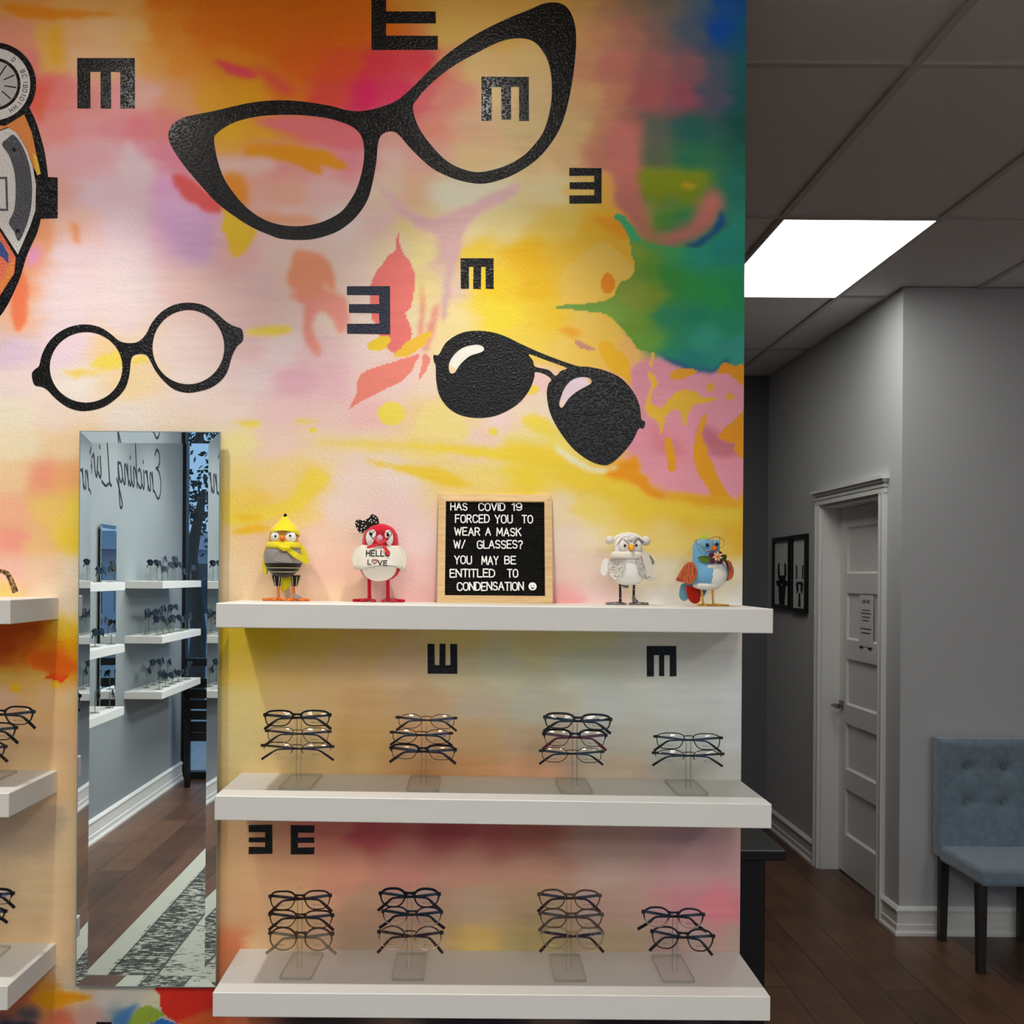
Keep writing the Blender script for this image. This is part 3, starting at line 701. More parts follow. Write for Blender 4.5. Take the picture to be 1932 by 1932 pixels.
def paint(px, py):
    """paint colour (linear) at wall points given in frame pixels, arrays of one shape"""
    def idw(pts, col, qx, qy, pw=3.2):
        d = ((qx[..., None] - pts[:, 0]) ** 2 + (1.15 * (qy[..., None] - pts[:, 1])) ** 2 + 250.0) ** (-pw / 2 * 1.25)
        return (d[..., None] * col).sum(-2) / d.sum(-1)[..., None]
    rng = np.random.RandomState(3)
    def vnoise(x, y, sx, sy):
        """smooth value noise with cells of sx by sy pixels"""
        g = rng.rand(64, 64)
        u, v = (x / sx) % 64, (y / sy) % 64
        i, j = np.floor(u).astype(int) % 64, np.floor(v).astype(int) % 64
        fu, fv = u - np.floor(u), v - np.floor(v)
        fu, fv = fu * fu * (3 - 2 * fu), fv * fv * (3 - 2 * fv)
        a, b = g[i, j], g[(i + 1) % 64, j]
        c, d = g[i, (j + 1) % 64], g[(i + 1) % 64, (j + 1) % 64]
        return (a * (1 - fu) + b * fu) * (1 - fv) + (c * (1 - fu) + d * fu) * fv - .5
    wx = px + 26 * vnoise(px, py, 60, 24) + 10 * vnoise(px, py, 22, 7)
    wy = py + 14 * vnoise(px, py, 60, 34) + 6 * vnoise(px, py, 26, 9)
    # coarse fields, then bilinear
    gp, gc = parse_grid(PAINT_GRID)
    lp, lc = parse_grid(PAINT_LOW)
    x0, y0, st = -120, -140, 10
    cx, cy = np.arange(x0, 1480, st), np.arange(y0, 2120, st)
    QX, QY = np.meshgrid(cx, cy, indexing='ij')
    hi = idw(gp, gc, QX, QY)
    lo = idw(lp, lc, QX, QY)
    gg = idw(*parse_grid(GREEN_COL), QX, QY)
    def samp(F, x, y):
        u, v = np.clip((x - x0) / st, 0, len(cx) - 1.001), np.clip((y - y0) / st, 0, len(cy) - 1.001)
        i, j = u.astype(int), v.astype(int)
        fu, fv = (u - i)[..., None], (v - j)[..., None]
        return (F[i, j] * (1 - fu) + F[i + 1, j] * fu) * (1 - fv) + (F[i, j + 1] * (1 - fu) + F[i + 1, j + 1] * fu) * fv
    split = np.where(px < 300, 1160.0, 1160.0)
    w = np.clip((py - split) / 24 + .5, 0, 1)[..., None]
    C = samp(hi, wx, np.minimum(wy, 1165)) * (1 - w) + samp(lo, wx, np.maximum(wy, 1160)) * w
    def inside(poly, x, y):
        r = np.zeros(x.shape, bool)
        n = len(poly)
        for i in range(n):
            (ax, ay), (bx, by) = poly[i], poly[(i + 1) % n]
            if ay == by: continue
            c = ((ay > y) != (by > y)) & (x < (bx - ax) * (y - ay) / (by - ay) + ax)
            r ^= c
        return r
    def blur(m, k):
        for _ in range(2):
            for ax in (0, 1):
                s = m.copy(); 
                for d in range(1, k + 1):
                    s += np.roll(m, d, ax) + np.roll(m, -d, ax)
                m = s / (2 * k + 1)
        return m
    ex = px + 5 * vnoise(px, py, 14, 9); ey = py + 4 * vnoise(px, py, 16, 8)
    for s in SHAPES:
        if s == 'GREEN':
            soft, col, poly = .8, samp(gg, wx, wy), GREEN_POLY
        else:
            soft, col, poly = s[0], np.array(s[1], float), s[2]
        sp = [(q[0], q[1]) for q in spline(poly, 4)] if len(poly) > 4 else poly
        a = .35 + min(soft, 6) * .3
        m = inside(sp, px + a * (ex - px), py + a * (ey - py)).astype(float)
        k = int(round(soft / STEP * 1.1))
        if k > 0: m = blur(m, k)
        C = C * (1 - m[..., None]) + col * m[..., None]
    for (bx, by, rx, ry, col, soft) in BLOBS:
        d = np.sqrt(((ex - bx) / rx) ** 2 + ((ey - by) / ry) ** 2)
        m = np.clip((1 - d) * min(rx, ry) / max(soft, .5) + .5, 0, 1)[..., None]
        C = C * (1 - m) + np.array(col, float) * m
    # dry-brush streaks
    C = C * (1 + .025 * vnoise(px, py, 50, 4) + .03 * vnoise(px, py, 90, 9))[..., None]
    C = np.clip(C, 2, 252) / 255.0
    L = np.where(C <= .04045, C / 12.92, ((C + .055) / 1.055) ** 2.4)
    L = L / gain(px, py)[..., None]
    L = L / np.maximum(1, L.max(-1) / .86)[..., None]
    return np.clip(L, .004, .86)

STEP = 3.0
def build_mural():
    xs = np.arange(-60, 1500, STEP)
    u0 = (wall_uv(-60, PPY)[0]); 
    us = np.arange(u0, WX1, STEP / WS); us = np.append(us, WX1)
    zs = np.arange(0.66, H, STEP / WS); zs = np.append(zs, H)
    U, Z = np.meshgrid(us, zs, indexing='ij')
    # wall metres -> frame pixels
    a, b = U * WS, (EYE - Z) * WS
    c, s = math.cos(ROLL), math.sin(ROLL)
    px, py = PPX + a * c - b * s, PPY + a * s + b * c
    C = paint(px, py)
    nu, nz = U.shape
    co = np.stack([U, np.full_like(U, WALL_Y), Z], -1).reshape(-1, 3)
    idx = np.arange(nu * nz).reshape(nu, nz)
    q = np.stack([idx[:-1, :-1], idx[1:, :-1], idx[1:, 1:], idx[:-1, 1:]], -1).reshape(-1, 4)
    # the rest of the wall: plain slabs round the painted sheet
    ex, ef = [], []
    def slab(x0, x1, y0, y1, z0, z1):
        o = nu * nz + len(ex)
        ex.extend([(x, y, z) for x in (x0, x1) for y in (y0, y1) for z in (z0, z1)])
        ef.extend([[o + k for k in f] for f in ((0, 1, 3, 2), (4, 6, 7, 5), (0, 4, 5, 1), (2, 3, 7, 6), (0, 2, 6, 4), (1, 5, 7, 3))])
    slab(WX0, us[0], WALL_Y, 2.60, 0, H)
    slab(us[0], WX1, WALL_Y, 2.60, 0, zs[0])
    slab(us[0], WX1, WALL_Y + .0006, 2.60, zs[0], H)
    me = bpy.data.meshes.new('wall_back')
    me.from_pydata(np.concatenate([co, np.array(ex)]).tolist(), [], q.tolist() + ef)
    ca = me.color_attributes.new('Col', 'FLOAT_COLOR', 'POINT')
    cols = np.ones((len(me.vertices), 4), np.float32)
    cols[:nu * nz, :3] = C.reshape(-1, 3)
    cols[nu * nz:nu * nz + 8, :3] = (.62, .42, .36)
    cols[nu * nz + 8:nu * nz + 16, :3] = (.12, .09, .09)
    cols[nu * nz + 16:, :3] = (.40, .34, .30)
    ca.data.foreach_set('color', cols.ravel())
    me.materials.append(M['mural'])
    o = bpy.data.objects.new('wall_back', me)
    COL.objects.link(o)
    return struct(o, 'wall painted with a bright abstract mural of eyewear and letters')
wall = build_mural()

# painted black shapes, thin paint layers on the wall
def onwall(d):
    """maps frame pixels to the wall with the layer d metres proud"""
    def fn(u, v, k):
        x, z = wall_uv(u, v)
        return (x, WALL_Y - (d if k == 0 else -.0008), z)
    return fn

def layer(name, loops, m, d=0.0006, smooth=0, parent=None):
    mb = MB()
    ls = [spline(l, smooth) if smooth else l for l in loops]
    mb.prism(ls[0], ls[1:], onwall(d), 0, 1)
    return mb.build(name, m, parent or wall)

def letter_E(x0, y0, x1, y1, way, bars, m='black_paint', short=0):
    """tumbling E in the box; bars = (spine, gap, gap) shares; way = side of the spine"""
    t, g = bars
    pts = [(0, 0), (1, 0), (1, t[0]), (g, t[0]), (g, t[1]), (1 - short, t[1]), (1 - short, t[2]), (g, t[2]), (g, t[3]), (1, t[3]), (1, 1), (0, 1)]
    out = []
    for (a, b) in pts:      # a runs away from the spine, b along it
        if way == 'left': u, v = a, b
        elif way == 'right': u, v = 1 - a, b
        elif way == 'top': u, v = b, a
        else: u, v = b, 1 - a
        out.append((x0 + u * (x1 - x0) + random.uniform(-.5, .5), y0 + v * (y1 - y0) + random.uniform(-.5, .5)))
    return layer('painted_letter', [out], M[m])

B0 = ((.23, .41, .59, .75), .27)
letter_E(146, 110, 254, 205, 'top', B0)
letter_E(701, -26, 826, 94, 'left', ((.2, .4, .585, .78), .22), short=.03)
letter_E(908, 145, 998, 228, 'top', ((.22, .42, .62, .79), .23), short=.03)
letter_E(1074, 317, 1135, 384, 'right', ((.22, .4, .6, .77), .22), short=.02)
letter_E(869, 487, 931, 545, 'top', ((.26, .39, .62, .76), .28))
letter_E(655, 540, 736, 630, 'right', ((.19, .38, .56, .79), .25), 'navy_paint', short=.05)
letter_E(807, 1215, 863, 1271, 'bottom', ((.23, .4, .6, .76), .29))
letter_E(1220, 1219, 1276, 1276, 'top', ((.24, .42, .6, .77), .3))
letter_E(469, 1556, 514, 1611, 'right', ((.25, .43, .6, .76), .3))
letter_E(549, 1557, 593, 1612, 'left', ((.25, .42, .6, .76), .3))
letter_E(182, 1928, 211, 1966, 'left', ((.25, .42, .6, .76), .3))

CAT_OUT = [(318, 253), (324, 237), (338, 226), (357, 219), (403, 209.6), (440, 201), (473, 194), (508, 190), (543, 189.6), (578, 192.6), (624, 200), (648, 206.6), (673, 210), (700, 207), (725, 200), (748, 190), (772, 171), (800, 143), (835, 109.5), (870, 83), (905, 61), (951, 38), (998, 18.6), (1023, 8), (1042, 4.7), (1061, 8), (1075, 21), (1084, 44), (1087, 70), (1085, 112), (1078, 163), (1068, 210), (1054, 247), (1033, 279), (1009, 304), (974, 327), (939, 341), (907, 346.6), (874, 342), (846, 333), (818, 319), (795, 300), (772, 277), (755, 257), (744, 249), (730, 249), (718, 257), (713, 273), (710, 305), (704, 340), (694, 376), (676, 404.6), (657, 423), (634, 438), (601, 449), (571, 452.8), (531, 450.5), (508, 443), (478, 430), (450, 413), (412, 385), (380, 351), (350, 316), (329, 286), (320, 268)]
CAT_L = [(404, 262), (409, 252), (426, 239), (450, 228), (485, 220), (520, 217), (566, 217), (613, 222), (643, 230), (666, 240), (680, 254), (686, 272), (687, 295), (683, 323), (673, 356), (659, 381), (643, 400), (617, 415), (589, 424), (555, 427), (524, 423), (496, 413), (468, 394), (443, 367), (422, 335), (409, 297)]
CAT_R = [(779, 201), (784, 191), (800, 171), (823, 149), (858, 123), (905, 97), (940, 80), (967, 73), (991, 73), (1009, 80), (1023, 95), (1034, 116), (1040, 144), (1041, 177), (1037, 210), (1026, 247), (1009, 272), (986, 295), (951, 314), (905, 325), (870, 318), (842, 303), (816, 277), (795, 249), (783, 223)]
layer('painted_eyeglasses', [CAT_OUT, CAT_L, CAT_R], M['black_paint'], smooth=4)['label'] = 'black painted cat-eye glasses'
RND_OUT = [(60.5, 704), (66, 697), (74, 690), (78, 673), (88, 651), (106, 631), (131, 617), (160, 612), (188, 617), (209, 630), (222, 641), (234, 646.5), (252, 647), (265, 642), (277, 628), (286, 610), (304, 589), (329, 575), (356, 571), (382, 575), (404, 587), (427, 607), (443, 616), (456.5, 621.5), (458.5, 642), (447, 654), (438, 672), (429, 701), (416, 719), (395, 733), (370, 739.5), (352, 741), (329, 735), (309, 719), (293, 699), (281, 676), (274, 669), (263, 668), (252, 671), (247, 681), (244, 708), (236, 733), (218, 753), (195, 768), (170, 774.6), (149, 775), (127, 768), (106, 753), (90, 736.5), (79, 730), (66, 727), (61, 715)]
layer('painted_eyeglasses', [RND_OUT, arc(162.5, 693, 68.5, 66.5, 0, 345, 23), arc(355.5, 655, 67.7, 70, 0, 345, 23)], M['black_paint'], smooth=3)['label'] = 'black painted round glasses'
AVI_OUT = [(822, 690), (819, 683), (818, 670), (828, 669), (841, 647), (864, 631), (890, 624.4), (924, 626), (953, 634.5), (983, 649), (1028, 669), (1087, 690), (1110, 692), (1143, 699.7), (1173, 714.6), (1196, 741), (1207, 767), (1210, 791), (1217, 796), (1214, 809), (1205, 809), (1192, 834), (1170, 860), (1153, 874), (1138, 877.5), (1114, 870), (1084, 849), (1058, 817), (1039, 782), (1031.7, 748), (1034, 726), (1040, 716), (1028, 706), (1010, 702), (1008, 712), (998, 737), (976, 763), (942, 782), (909, 788.4), (875, 785), (849, 772), (830, 748), (823, 718)]
AVI_GAP = [(998, 668), (1032, 680), (1069, 694), (1058, 700), (1048, 709), (1035, 698), (1010, 692), (1006, 681)]
SHINE_L = [(847, 688), (856, 670), (875, 655), (901, 650), (913, 656), (909, 664), (886, 672), (868, 688), (858, 703), (849, 703)]
SHINE_R = [(1055, 762), (1058.6, 748), (1067, 729), (1082, 715), (1100, 711), (1113, 714), (1116, 722), (1107, 728.5), (1088, 739), (1073, 752), (1062, 768), (1057, 768)]
layer('painted_eyeglasses', [AVI_OUT, AVI_GAP, SHINE_L, SHINE_R], M['black_paint'], smooth=4)['label'] = 'black painted aviator sunglasses'

# painted wrist watch, cut by the frame edge
def flat(name, c, rough=.42):
    m = mat(name, c, rough, 0, .45); orange_peel(m, .5, .002); return m
_o = lambda p: [(q.x, q.y) for q in spline([(a, c, 0) for a, c in p], 5, closed=False)]
W_OUT = arc(-10.7, 159, 79, 79, -130, 34, 34) + _o([(57, 206), (68, 230), (77, 258), (85, 290), (91, 334)]) + [(109, 335), (109, 412)] + _o([(77, 413), (70, 440), (51, 482), (34, 534), (0, 597), (-60, 650)])
watch = layer('painted_watch', [W_OUT], M['black_paint'], .0004)
watch['label'] = 'large painted wrist watch with stopwatch dial'
silver = flat('paint_silver', (214, 210, 206)); dgrey = flat('paint_charcoal', (74, 74, 82), .3); lgrey = flat('paint_pale_grey', (186, 182, 182))
wor = flat('paint_orange', (226, 134, 58)); wbl = flat('paint_blue', (52, 76, 140)); wsal = flat('paint_salmon', (230, 112, 82)); wye = flat('paint_yellow', (232, 190, 50))
def wlayer(name, loops, m, d, smooth=0):
    o = layer(name, loops, m, d, smooth, watch)
    return o
C0, C1 = -10.7, 159
wlayer('bezel', [arc(C0, C1, 68, 68, 0, 350, 35), arc(C0, C1, 50, 50, 0, 350, 35)], silver, .0008)
wlayer('counter_dial', [arc(C0, C1, 44, 44, 0, 350, 35)], lgrey, .0008)
wlayer('strap_fill', [[(-40, 232), (10, 238), (46, 216), (60, 250), (70, 296), (72, 330), (64, 318), (50, 280), (32, 250), (14, 240), (-40, 262)]], wor, .0008)
wlayer('yellow_fill', [[(62, 288), (70, 296), (77, 328), (70, 331), (66, 312)]], wye, .0009)
wlayer('case_rim', [[(-40, 262), (18, 241), (32, 251), (50, 281), (62, 315), (68, 348), (67, 397), (57, 427), (40, 466), (34, 480), (0, 428), (-40, 380)]], silver, .0008)
wlayer('dial_ring', [[(4, 273), (14, 262), (27, 255), (45, 281), (57, 318), (61, 360), (56, 407), (37, 455), (27, 437), (17, 420), (27, 397), (30, 360), (27, 323), (17, 293)]], dgrey, .0012, 3)
for (rx, ry) in ((27, 283), (34, 436)):
    wlayer('rivet', [arc(rx, ry, 4, 4, 0, 330, 11)], M['black_paint'], .0015)
wlayer('date_window', [[(-20, 334), (14, 334), (16, 398), (-20, 398)], [(-20, 338), (10, 338), (12, 394), (-20, 394)]], dgrey, .0012)
wlayer('strap_lower', [[(-40, 430), (0, 436), (30, 486), (27, 516), (0, 558), (-40, 600)]], wsal, .0008)
wlayer('strap_blue', [[(-30, 440), (4, 458), (16, 480), (16, 498), (6, 486), (-30, 470)]], wbl, .0012)
wlayer('strap_orange', [[(16, 500), (28, 486), (26, 516), (0, 552), (-20, 570), (-10, 545), (8, 525)]], wor, .0012)
for k in range(9):
    a = math.radians(-90 + k * 33)
    x0, y0, x1, y1 = C0 + 20 * math.cos(a), C1 + 20 * math.sin(a), C0 + 42 * math.cos(a), C1 + 42 * math.sin(a)
    nx, ny = -math.sin(a) * 1.1, math.cos(a) * 1.1
    wlayer('dial_mark', [[(x0 - nx, y0 - ny), (x1 - nx, y1 - ny), (x1 + nx, y1 + ny), (x0 + nx, y0 + ny)]], M['black_paint'], .0012)
def wtext(s, a0, step, h):
    for i, ch in enumerate(s):
        a = math.radians(a0 + step * i)
        wdt, strokes = FONT.get(ch, FONT['I'])
        mb = MB()
        for st in strokes:
            pts = []
            for (u, v) in st:
                tu, tv = (u - wdt / 2) * h, (v - .5) * h
                r = 59 + tv
                aa = a + tu / 59
                x, z = wall_uv(C0 + r * math.cos(aa), C1 + r * math.sin(aa))
                pts.append((x, WALL_Y - .0009, z))
            mb.tube(pts, .0008, 5, flat=((0, 1, 0), .3))
        mb.build('numeral', M['black_paint'], watch)
wtext('6', -52, 1, 9) if '6' in FONT else wtext('O', -52, 1, 8)
wtext('BC', -24, 9, 9); wtext('1BO', -4, 8, 9); wtext('1O1', 20, 8, 9); wtext('HH', 48, 9, 9)
# ------------------------------------------------------------------ the room shell
XR, XFAR, YFAR, YEND, YWIN = 4.4, 2.05, 5.33, 7.72, -4.36

struct(MB().box((WX0 - .15, YWIN - .1, -.08), (XR + .15, YEND + .15, 0)).build('floor', M['floor']), 'dark brown wood plank floor')
ceil = struct(MB().box((WX0 - .15, YWIN - .1, H + .004), (XR + .15, YEND + .15, H + .1)).build('ceiling', M['tile']), 'grey suspended ceiling of square tiles')
gy = [3.02 - 1.22 * k for k in range(1, 7)][::-1] + [3.02, 4.30, 5.52, 6.80]
gx = [1.19 + .61 * k for k in range(-6, 6)]
mb = MB()
for y in gy:
    mb.box((WX0, y - .012, H - .004), (XR, y + .012, H + .006))
for x in gx:
    mb.box((x - .012, YWIN, H - .005), (x + .012, YEND, H + .006))
mb.build('ceiling_grid', M['tbar'], ceil)

# hall: right-hand wall with the door opening, end wall, return wall behind the chair
DY0, DY1, DZ = 5.585, 6.535, 2.11
mb = MB()
mb.box((XFAR, YFAR, 0), (XFAR + .30, DY0, H))
mb.box((XFAR, DY1, 0), (XFAR + .30, YEND, H))
mb.box((XFAR, DY0, DZ), (XFAR + .30, DY1, H))
struct(mb.build('wall_hall', M['wall_grey']), 'grey hallway wall that holds the white door')
struct(MB().box((WX0, YEND, 0), (XFAR + .3, YEND + .12, H)).build('wall_end', mat('shade_darkened_wall_paint', (112, 114, 116), .7, 0, .3)), 'dark wall at the far end of the hallway')  # wall colour darkened to carry the shade at the hall's end
struct(MB().box((XFAR + .30, YFAR, 0), (XR + .12, YFAR + .12, H)).build('wall_far', M['wall_grey']), 'grey wall behind the blue chair')
struct(MB().box((XR, YWIN, 0), (XR + .12, YFAR, H)).build('wall_right', M['wall_grey']))
struct(MB().box((WX0 - .12, YWIN, 0), (WX0, YEND, H)).build('wall_left', M['wall_pale']), 'pale side wall seen in the mirror')

def baseboard(name, a, b, nrm, h=.135, mitre=None):
    """moulded board from a to b, standing out along nrm"""
    prof = [(0, 0), (.026, 0), (.026, .014), (.02, .02), (.017, .026), (.017, .05), (.012, .056), (.012, h - .03), (.017, h - .026), (.019, h - .016), (.012, h - .006), (.006, h), (0, h)]
    vs, fs = [], []
    n = len(prof)
    for p in (a, b):
        for d, z in prof:
            e = (mitre[0] * d, mitre[1] * d) if mitre and p is a else (0, 0)     # outside corner
            vs.append((p[0] + nrm[0] * d + e[0], p[1] + nrm[1] * d + e[1], z))
    for i in range(n):
        j = (i + 1) % n
        fs.append([i, j, n + j, n + i])
    fs += [list(range(n)), list(range(n, 2 * n))]
    return struct(MB().add(vs, fs).build(name, M['trim']), 'white moulded baseboard')
baseboard('baseboard_far', (XFAR, YFAR), (XR, YFAR), (0, -1), mitre=(-1, 0))
baseboard('baseboard_hall', (XFAR, YFAR), (XFAR, DY0 - .071), (-1, 0), mitre=(0, -1))
baseboard('baseboard_end', (XFAR, DY1 + .071), (XFAR, YEND), (-1, 0))
baseboard('baseboard_left', (WX0, YWIN), (WX0, WALL_Y), (1, 0), .15)

# door casing and jamb
mb = MB()
def casing_leg(y0, y1, flip):
    for (a, b, d) in ((0, 1, .016), (.02, .28, .024), (.34, .5, .02), (.8, .985, .02)):
        u0, u1 = (a, b) if not flip else (1 - b, 1 - a)
        mb.box((XFAR - d, y0 + (y1 - y0) * u0, 0), (XFAR, y0 + (y1 - y0) * u1, DZ + .0))
casing_leg(DY0 - .07, DY0, False)
casing_leg(DY1, DY1 + .07, True)
for (z0, z1, d) in ((0, .084, .0155), (.001, .02, .02), (.03, .042, .022), (.055, .0675, .03), (.068, .085, .042)):
    mb.box((XFAR - d, DY0 - .07 - (d - .016), DZ + z0), (XFAR, DY1 + .07 + (d - .016), DZ + z1))
struct(mb.build('trim_1', M['trim']), 'white moulded door casing')
mb = MB()
mb.box((XFAR - .001, DY1 - .018, 0), (XFAR + .2, DY1 - .001, DZ - .019))
mb.box((XFAR - .001, DY0 + .001, 0), (XFAR + .2, DY0 + .018, DZ - .019)); mb.box((XFAR - .001, DY0 + .001, DZ - .018), (XFAR + .2, DY1 - .001, DZ - .001))
struct(mb.build('trim_2', M['trim']), 'white door jamb')

# five-panel door, set back in the jamb
XD = 2.153
mb = MB()
y0, y1, z0, z1 = DY0 + .02, DY1 - .02, .012, DZ - .022
pans = [(1.714, 1.979), (1.34, 1.605), (.969, 1.232), (.602, .863), (.229, .491)]
mb.box((XD, y0, z0), (XD + .04, y0 + .11, z1)); mb.box((XD, y1 - .11, z0), (XD + .04, y1, z1))
zz = [z1] + [q for a, b in pans for q in (b, a)] + [z0]
for i in range(0, len(zz), 2):
    mb.box((XD, y0 + .11, zz[i + 1]), (XD + .04, y1 - .11, zz[i]))
for a, b in pans:
    mb.box((XD + .014, y0 + .11, a), (XD + .028, y1 - .11, b))
    e = .011   # sloped sticking round each panel
    Y0, Y1 = y0 + .11, y1 - .11
    mb.add([(XD, Y0, a), (XD, Y1, a), (XD, Y1, b), (XD, Y0, b), (XD + .014, Y0 + e, a + e), (XD + .014, Y1 - e, a + e), (XD + .014, Y1 - e, b - e), (XD + .014, Y0 + e, b - e)],
           [[0, 1, 5, 4], [1, 2, 6, 5], [2, 3, 7, 6], [3, 0, 4, 7]])
door = struct(mb.build('door_1', M['trim'], fix=False), 'white five-panel hallway door')
hb = MB().box((XD - .008, y1 - .07, .93), (XD, y1 - .015, .985), 0, .002)
hb.build('handle_plate', M['nickel'], door)
MB().tube([(XD - .004, y1 - .043, .957), (XD - .05, y1 - .043, .957), (XD - .058, y1 - .05, .957), (XD - .058, y1 - .07, .957), (XD - .056, y1 - .15, .955)], .0085, 10).build('door_handle', M['nickel'], door)

# shop window wall, behind the camera and seen in the mirror
YW = YWIN
win = MB()
xs = [WX0, -1.15, .6, 2.5, XR]
for x in xs:
    win.box((x - .03, YW - .05, 0), (x + .03, YW + .05, H))
for z in (.0, .36, .93, H - .06):
    win.box((WX0, YW - .045, z), (XR, YW + .045, z + .06))
win1 = struct(win.build('window_1', mat('dark_bronze_frame', (34, 36, 42), .4, .6)), 'dark framed shop window seen in the mirror')
MB().box((WX0, YW - .004, .06), (XR, YW + .004, H - .06)).build('window_pane', M['pane'], win1)
# outside
struct(MB().box((-30, -40, -.12), (30, YW - .06, -.1)).build('pavement', mat('grey_pavement', (150, 152, 158), .8)), 'pale pavement outside the shop window')['kind'] = 'structure'
bm_ = MB().box((-14, -24, -.1), (6, -20, 2.2)); bm_.box((-14.4, -24.4, 2.2), (6.4, -19.6, 2.6))
bld = bm_.build('neighbour_building', mat('building_render', (176, 186, 200), .8))
tag(bld, 'low grey building across the street seen in the mirror', 'building')
for k in range(4):
    MB().box((-12 + 4.4 * k, -20.02, .8), (-10 + 4.4 * k, -19.98, 1.9)).build('building_window', mat('dark_glass', (40, 52, 70), .1), bld)
tree = thing('street_tree', 'dark leafy street tree seen through the window in the mirror', 'tree', (-3.75, -10.5, -.1))
MB().tube([(0, 0, 0), (.05, 0, 1.0), (-.05, .05, 2.0), (.1, 0, 2.9)], [.14, .11, .09, .05], 8).build('trunk', mat('bark', (58, 52, 48), .9), tree)
fb = MB()
rr = random.Random(5)
for k in range(2200):
    a, b, r = rr.uniform(0, 2 * PI), rr.gauss(0, .9), rr.uniform(.4, 1) ** .5
    c = Vector((1.25 * r * math.cos(a), 1.25 * r * math.sin(a), 2.72 + b * .32))
    n1 = Vector((rr.gauss(0, 1), rr.gauss(0, 1), rr.gauss(0, 1))).normalized() * .05
    n2 = n1.orthogonal().normalized() * .03
    fb.add([c - n1, c - n2, c + n1, c + n2], [[0, 1, 2, 3]])
fb.build('foliage', mat('dark_leaves', (38, 56, 52), .8), tree)

ban = thing('street_banner', 'red banner on a pole outside, seen in the mirror', 'banner', (-3.13, -7.2, -.1))
MB().tube([(-.12, 0, 0), (-.12, 0, 3.4)], .025, 8).build('pole', M['black'], ban)
MB().box((-.1, -.004, 2.55), (.02, .004, 3.35)).build('cloth', mat('red_cloth', (190, 30, 70), .8), ban)

# ------------------------------------------------------------------ lamps
hall = thing('ceiling_light', 'square bright white panel light in the hallway ceiling', 'light', (1.4915, 4.91, H))
MB().box((-.292, -.597, -.006), (.292, .597, .003)).build('diffuser', M['panel_hall'], hall)
fr = MB()
for s in (-1, 1):
    fr.box((s * .298 - .006, -.602, -.008), (s * .298 + .006, .602, .003)); fr.box((-.304, s * .603 - .006, -.008), (.304, s * .603 + .006, .003))
fr.build('light_frame', M['tbar'], hall)
def room_panel(x, y):
    o = thing('ceiling_light', 'white panel light in the shop ceiling', 'light', (x, y, H), 0, 'panel lights in the shop ceiling')
    MB().box((-.292, -.597, -.006), (.292, .597, .003)).build('diffuser', M['panel_room'], o)
    f = MB()
    for s in (-1, 1):
        f.box((s * .298 - .006, -.602, -.008), (s * .298 + .006, .602, .003)); f.box((-.304, s * .603 - .006, -.008), (.304, s * .603 + .006, .003))
    f.build('light_frame', M['tbar'], o)
    return o
for px_ in (-.945, .885, 2.715):
    for py_ in (-1.25, -3.08):
        room_panel(px_, py_)
hid = room_panel(.885, 6.16)  # unseen panel, added to brighten the door and hall wall
hid['label'] = 'added unseen dim panel light behind the mural wall, brightening the hallway door'
del hid['group']
hid.children[0].data.materials[0] = mat('added_light_diffuser', (255, 255, 255), .5, emit=((255, 250, 242), 2.0))

def dy_of(aim, y):
    return .52 if abs(aim[1] - WALL_Y) < .01 else 0.0
def spotlight(x, y, z, aim, watts, size, label, group):
    o = thing('track_spotlight', label, 'light', (x, y, z), 0, group)
    d = (Vector(aim) - Vector((x, y, z))).normalized()
    q = d.to_track_quat('-Z', 'Y').to_matrix().to_4x4()
    h = MB()
    h.loft([(0, 0, .0, .030, .030), (0, 0, .055, .032, .032), (0, 0, .068, .022, .022)], 20)
    hd = h.build('lamp_head', M['white_metal'], o); hd.matrix_local = q
    g = MB(); g.loft([(0, 0, -.001, .024, .024), (0, 0, .0006, .024, .024)], 16)
    gl = g.build('lamp_lens', M['glow'], o); gl.matrix_local = q
    up = MB(); up.tube([(0, 0, .05), (0, 0, H - z)], .008, 8); up.box((-.05, -.05, H - z - .02), (.05, .05, H - z), 0, .004)
    up.build('stem', M['white_metal'], o)
    ld = bpy.data.lights.new('lamp_beam', 'SPOT')
    ld.energy = watts; ld.spot_size = math.radians(size); ld.spot_blend = 1.0; ld.shadow_soft_size = .022
    ld.color = (1.0, .965, .91)
    lo = bpy.data.objects.new('lamp_beam', ld); COL.objects.link(lo); lo.parent = o
    lo.matrix_local = q @ Matrix.Translation((0, 0, -.012))
    sd = ld.copy(); sd.energy = watts * .13; sd.spot_size = math.radians(178)     # stray light outside the beam
    so_ = bpy.data.objects.new('lamp_spill', sd); COL.objects.link(so_); so_.parent = o
    so_.matrix_local = (Vector((0, dy_of(aim, y), -1.16))).to_track_quat('-Z', 'Y').to_matrix().to_4x4() @ Matrix.Translation((0, 0, -.012))
    return o
for x in (-1.62, -.85, .02):
    spotlight(x, 1.95, 2.955, (x, WALL_Y, 1.0), SPOT_W, 72, 'white track spotlight aimed at the mural', 'track spots over the mural')
for y in (-3.4, -2.5, -1.5):
    spotlight(-1.75, y, 2.95, (WX0, y, 1.5), SPOT_SIDE_W, 90, 'white track spotlight aimed at the side wall', 'track spots over the side wall')
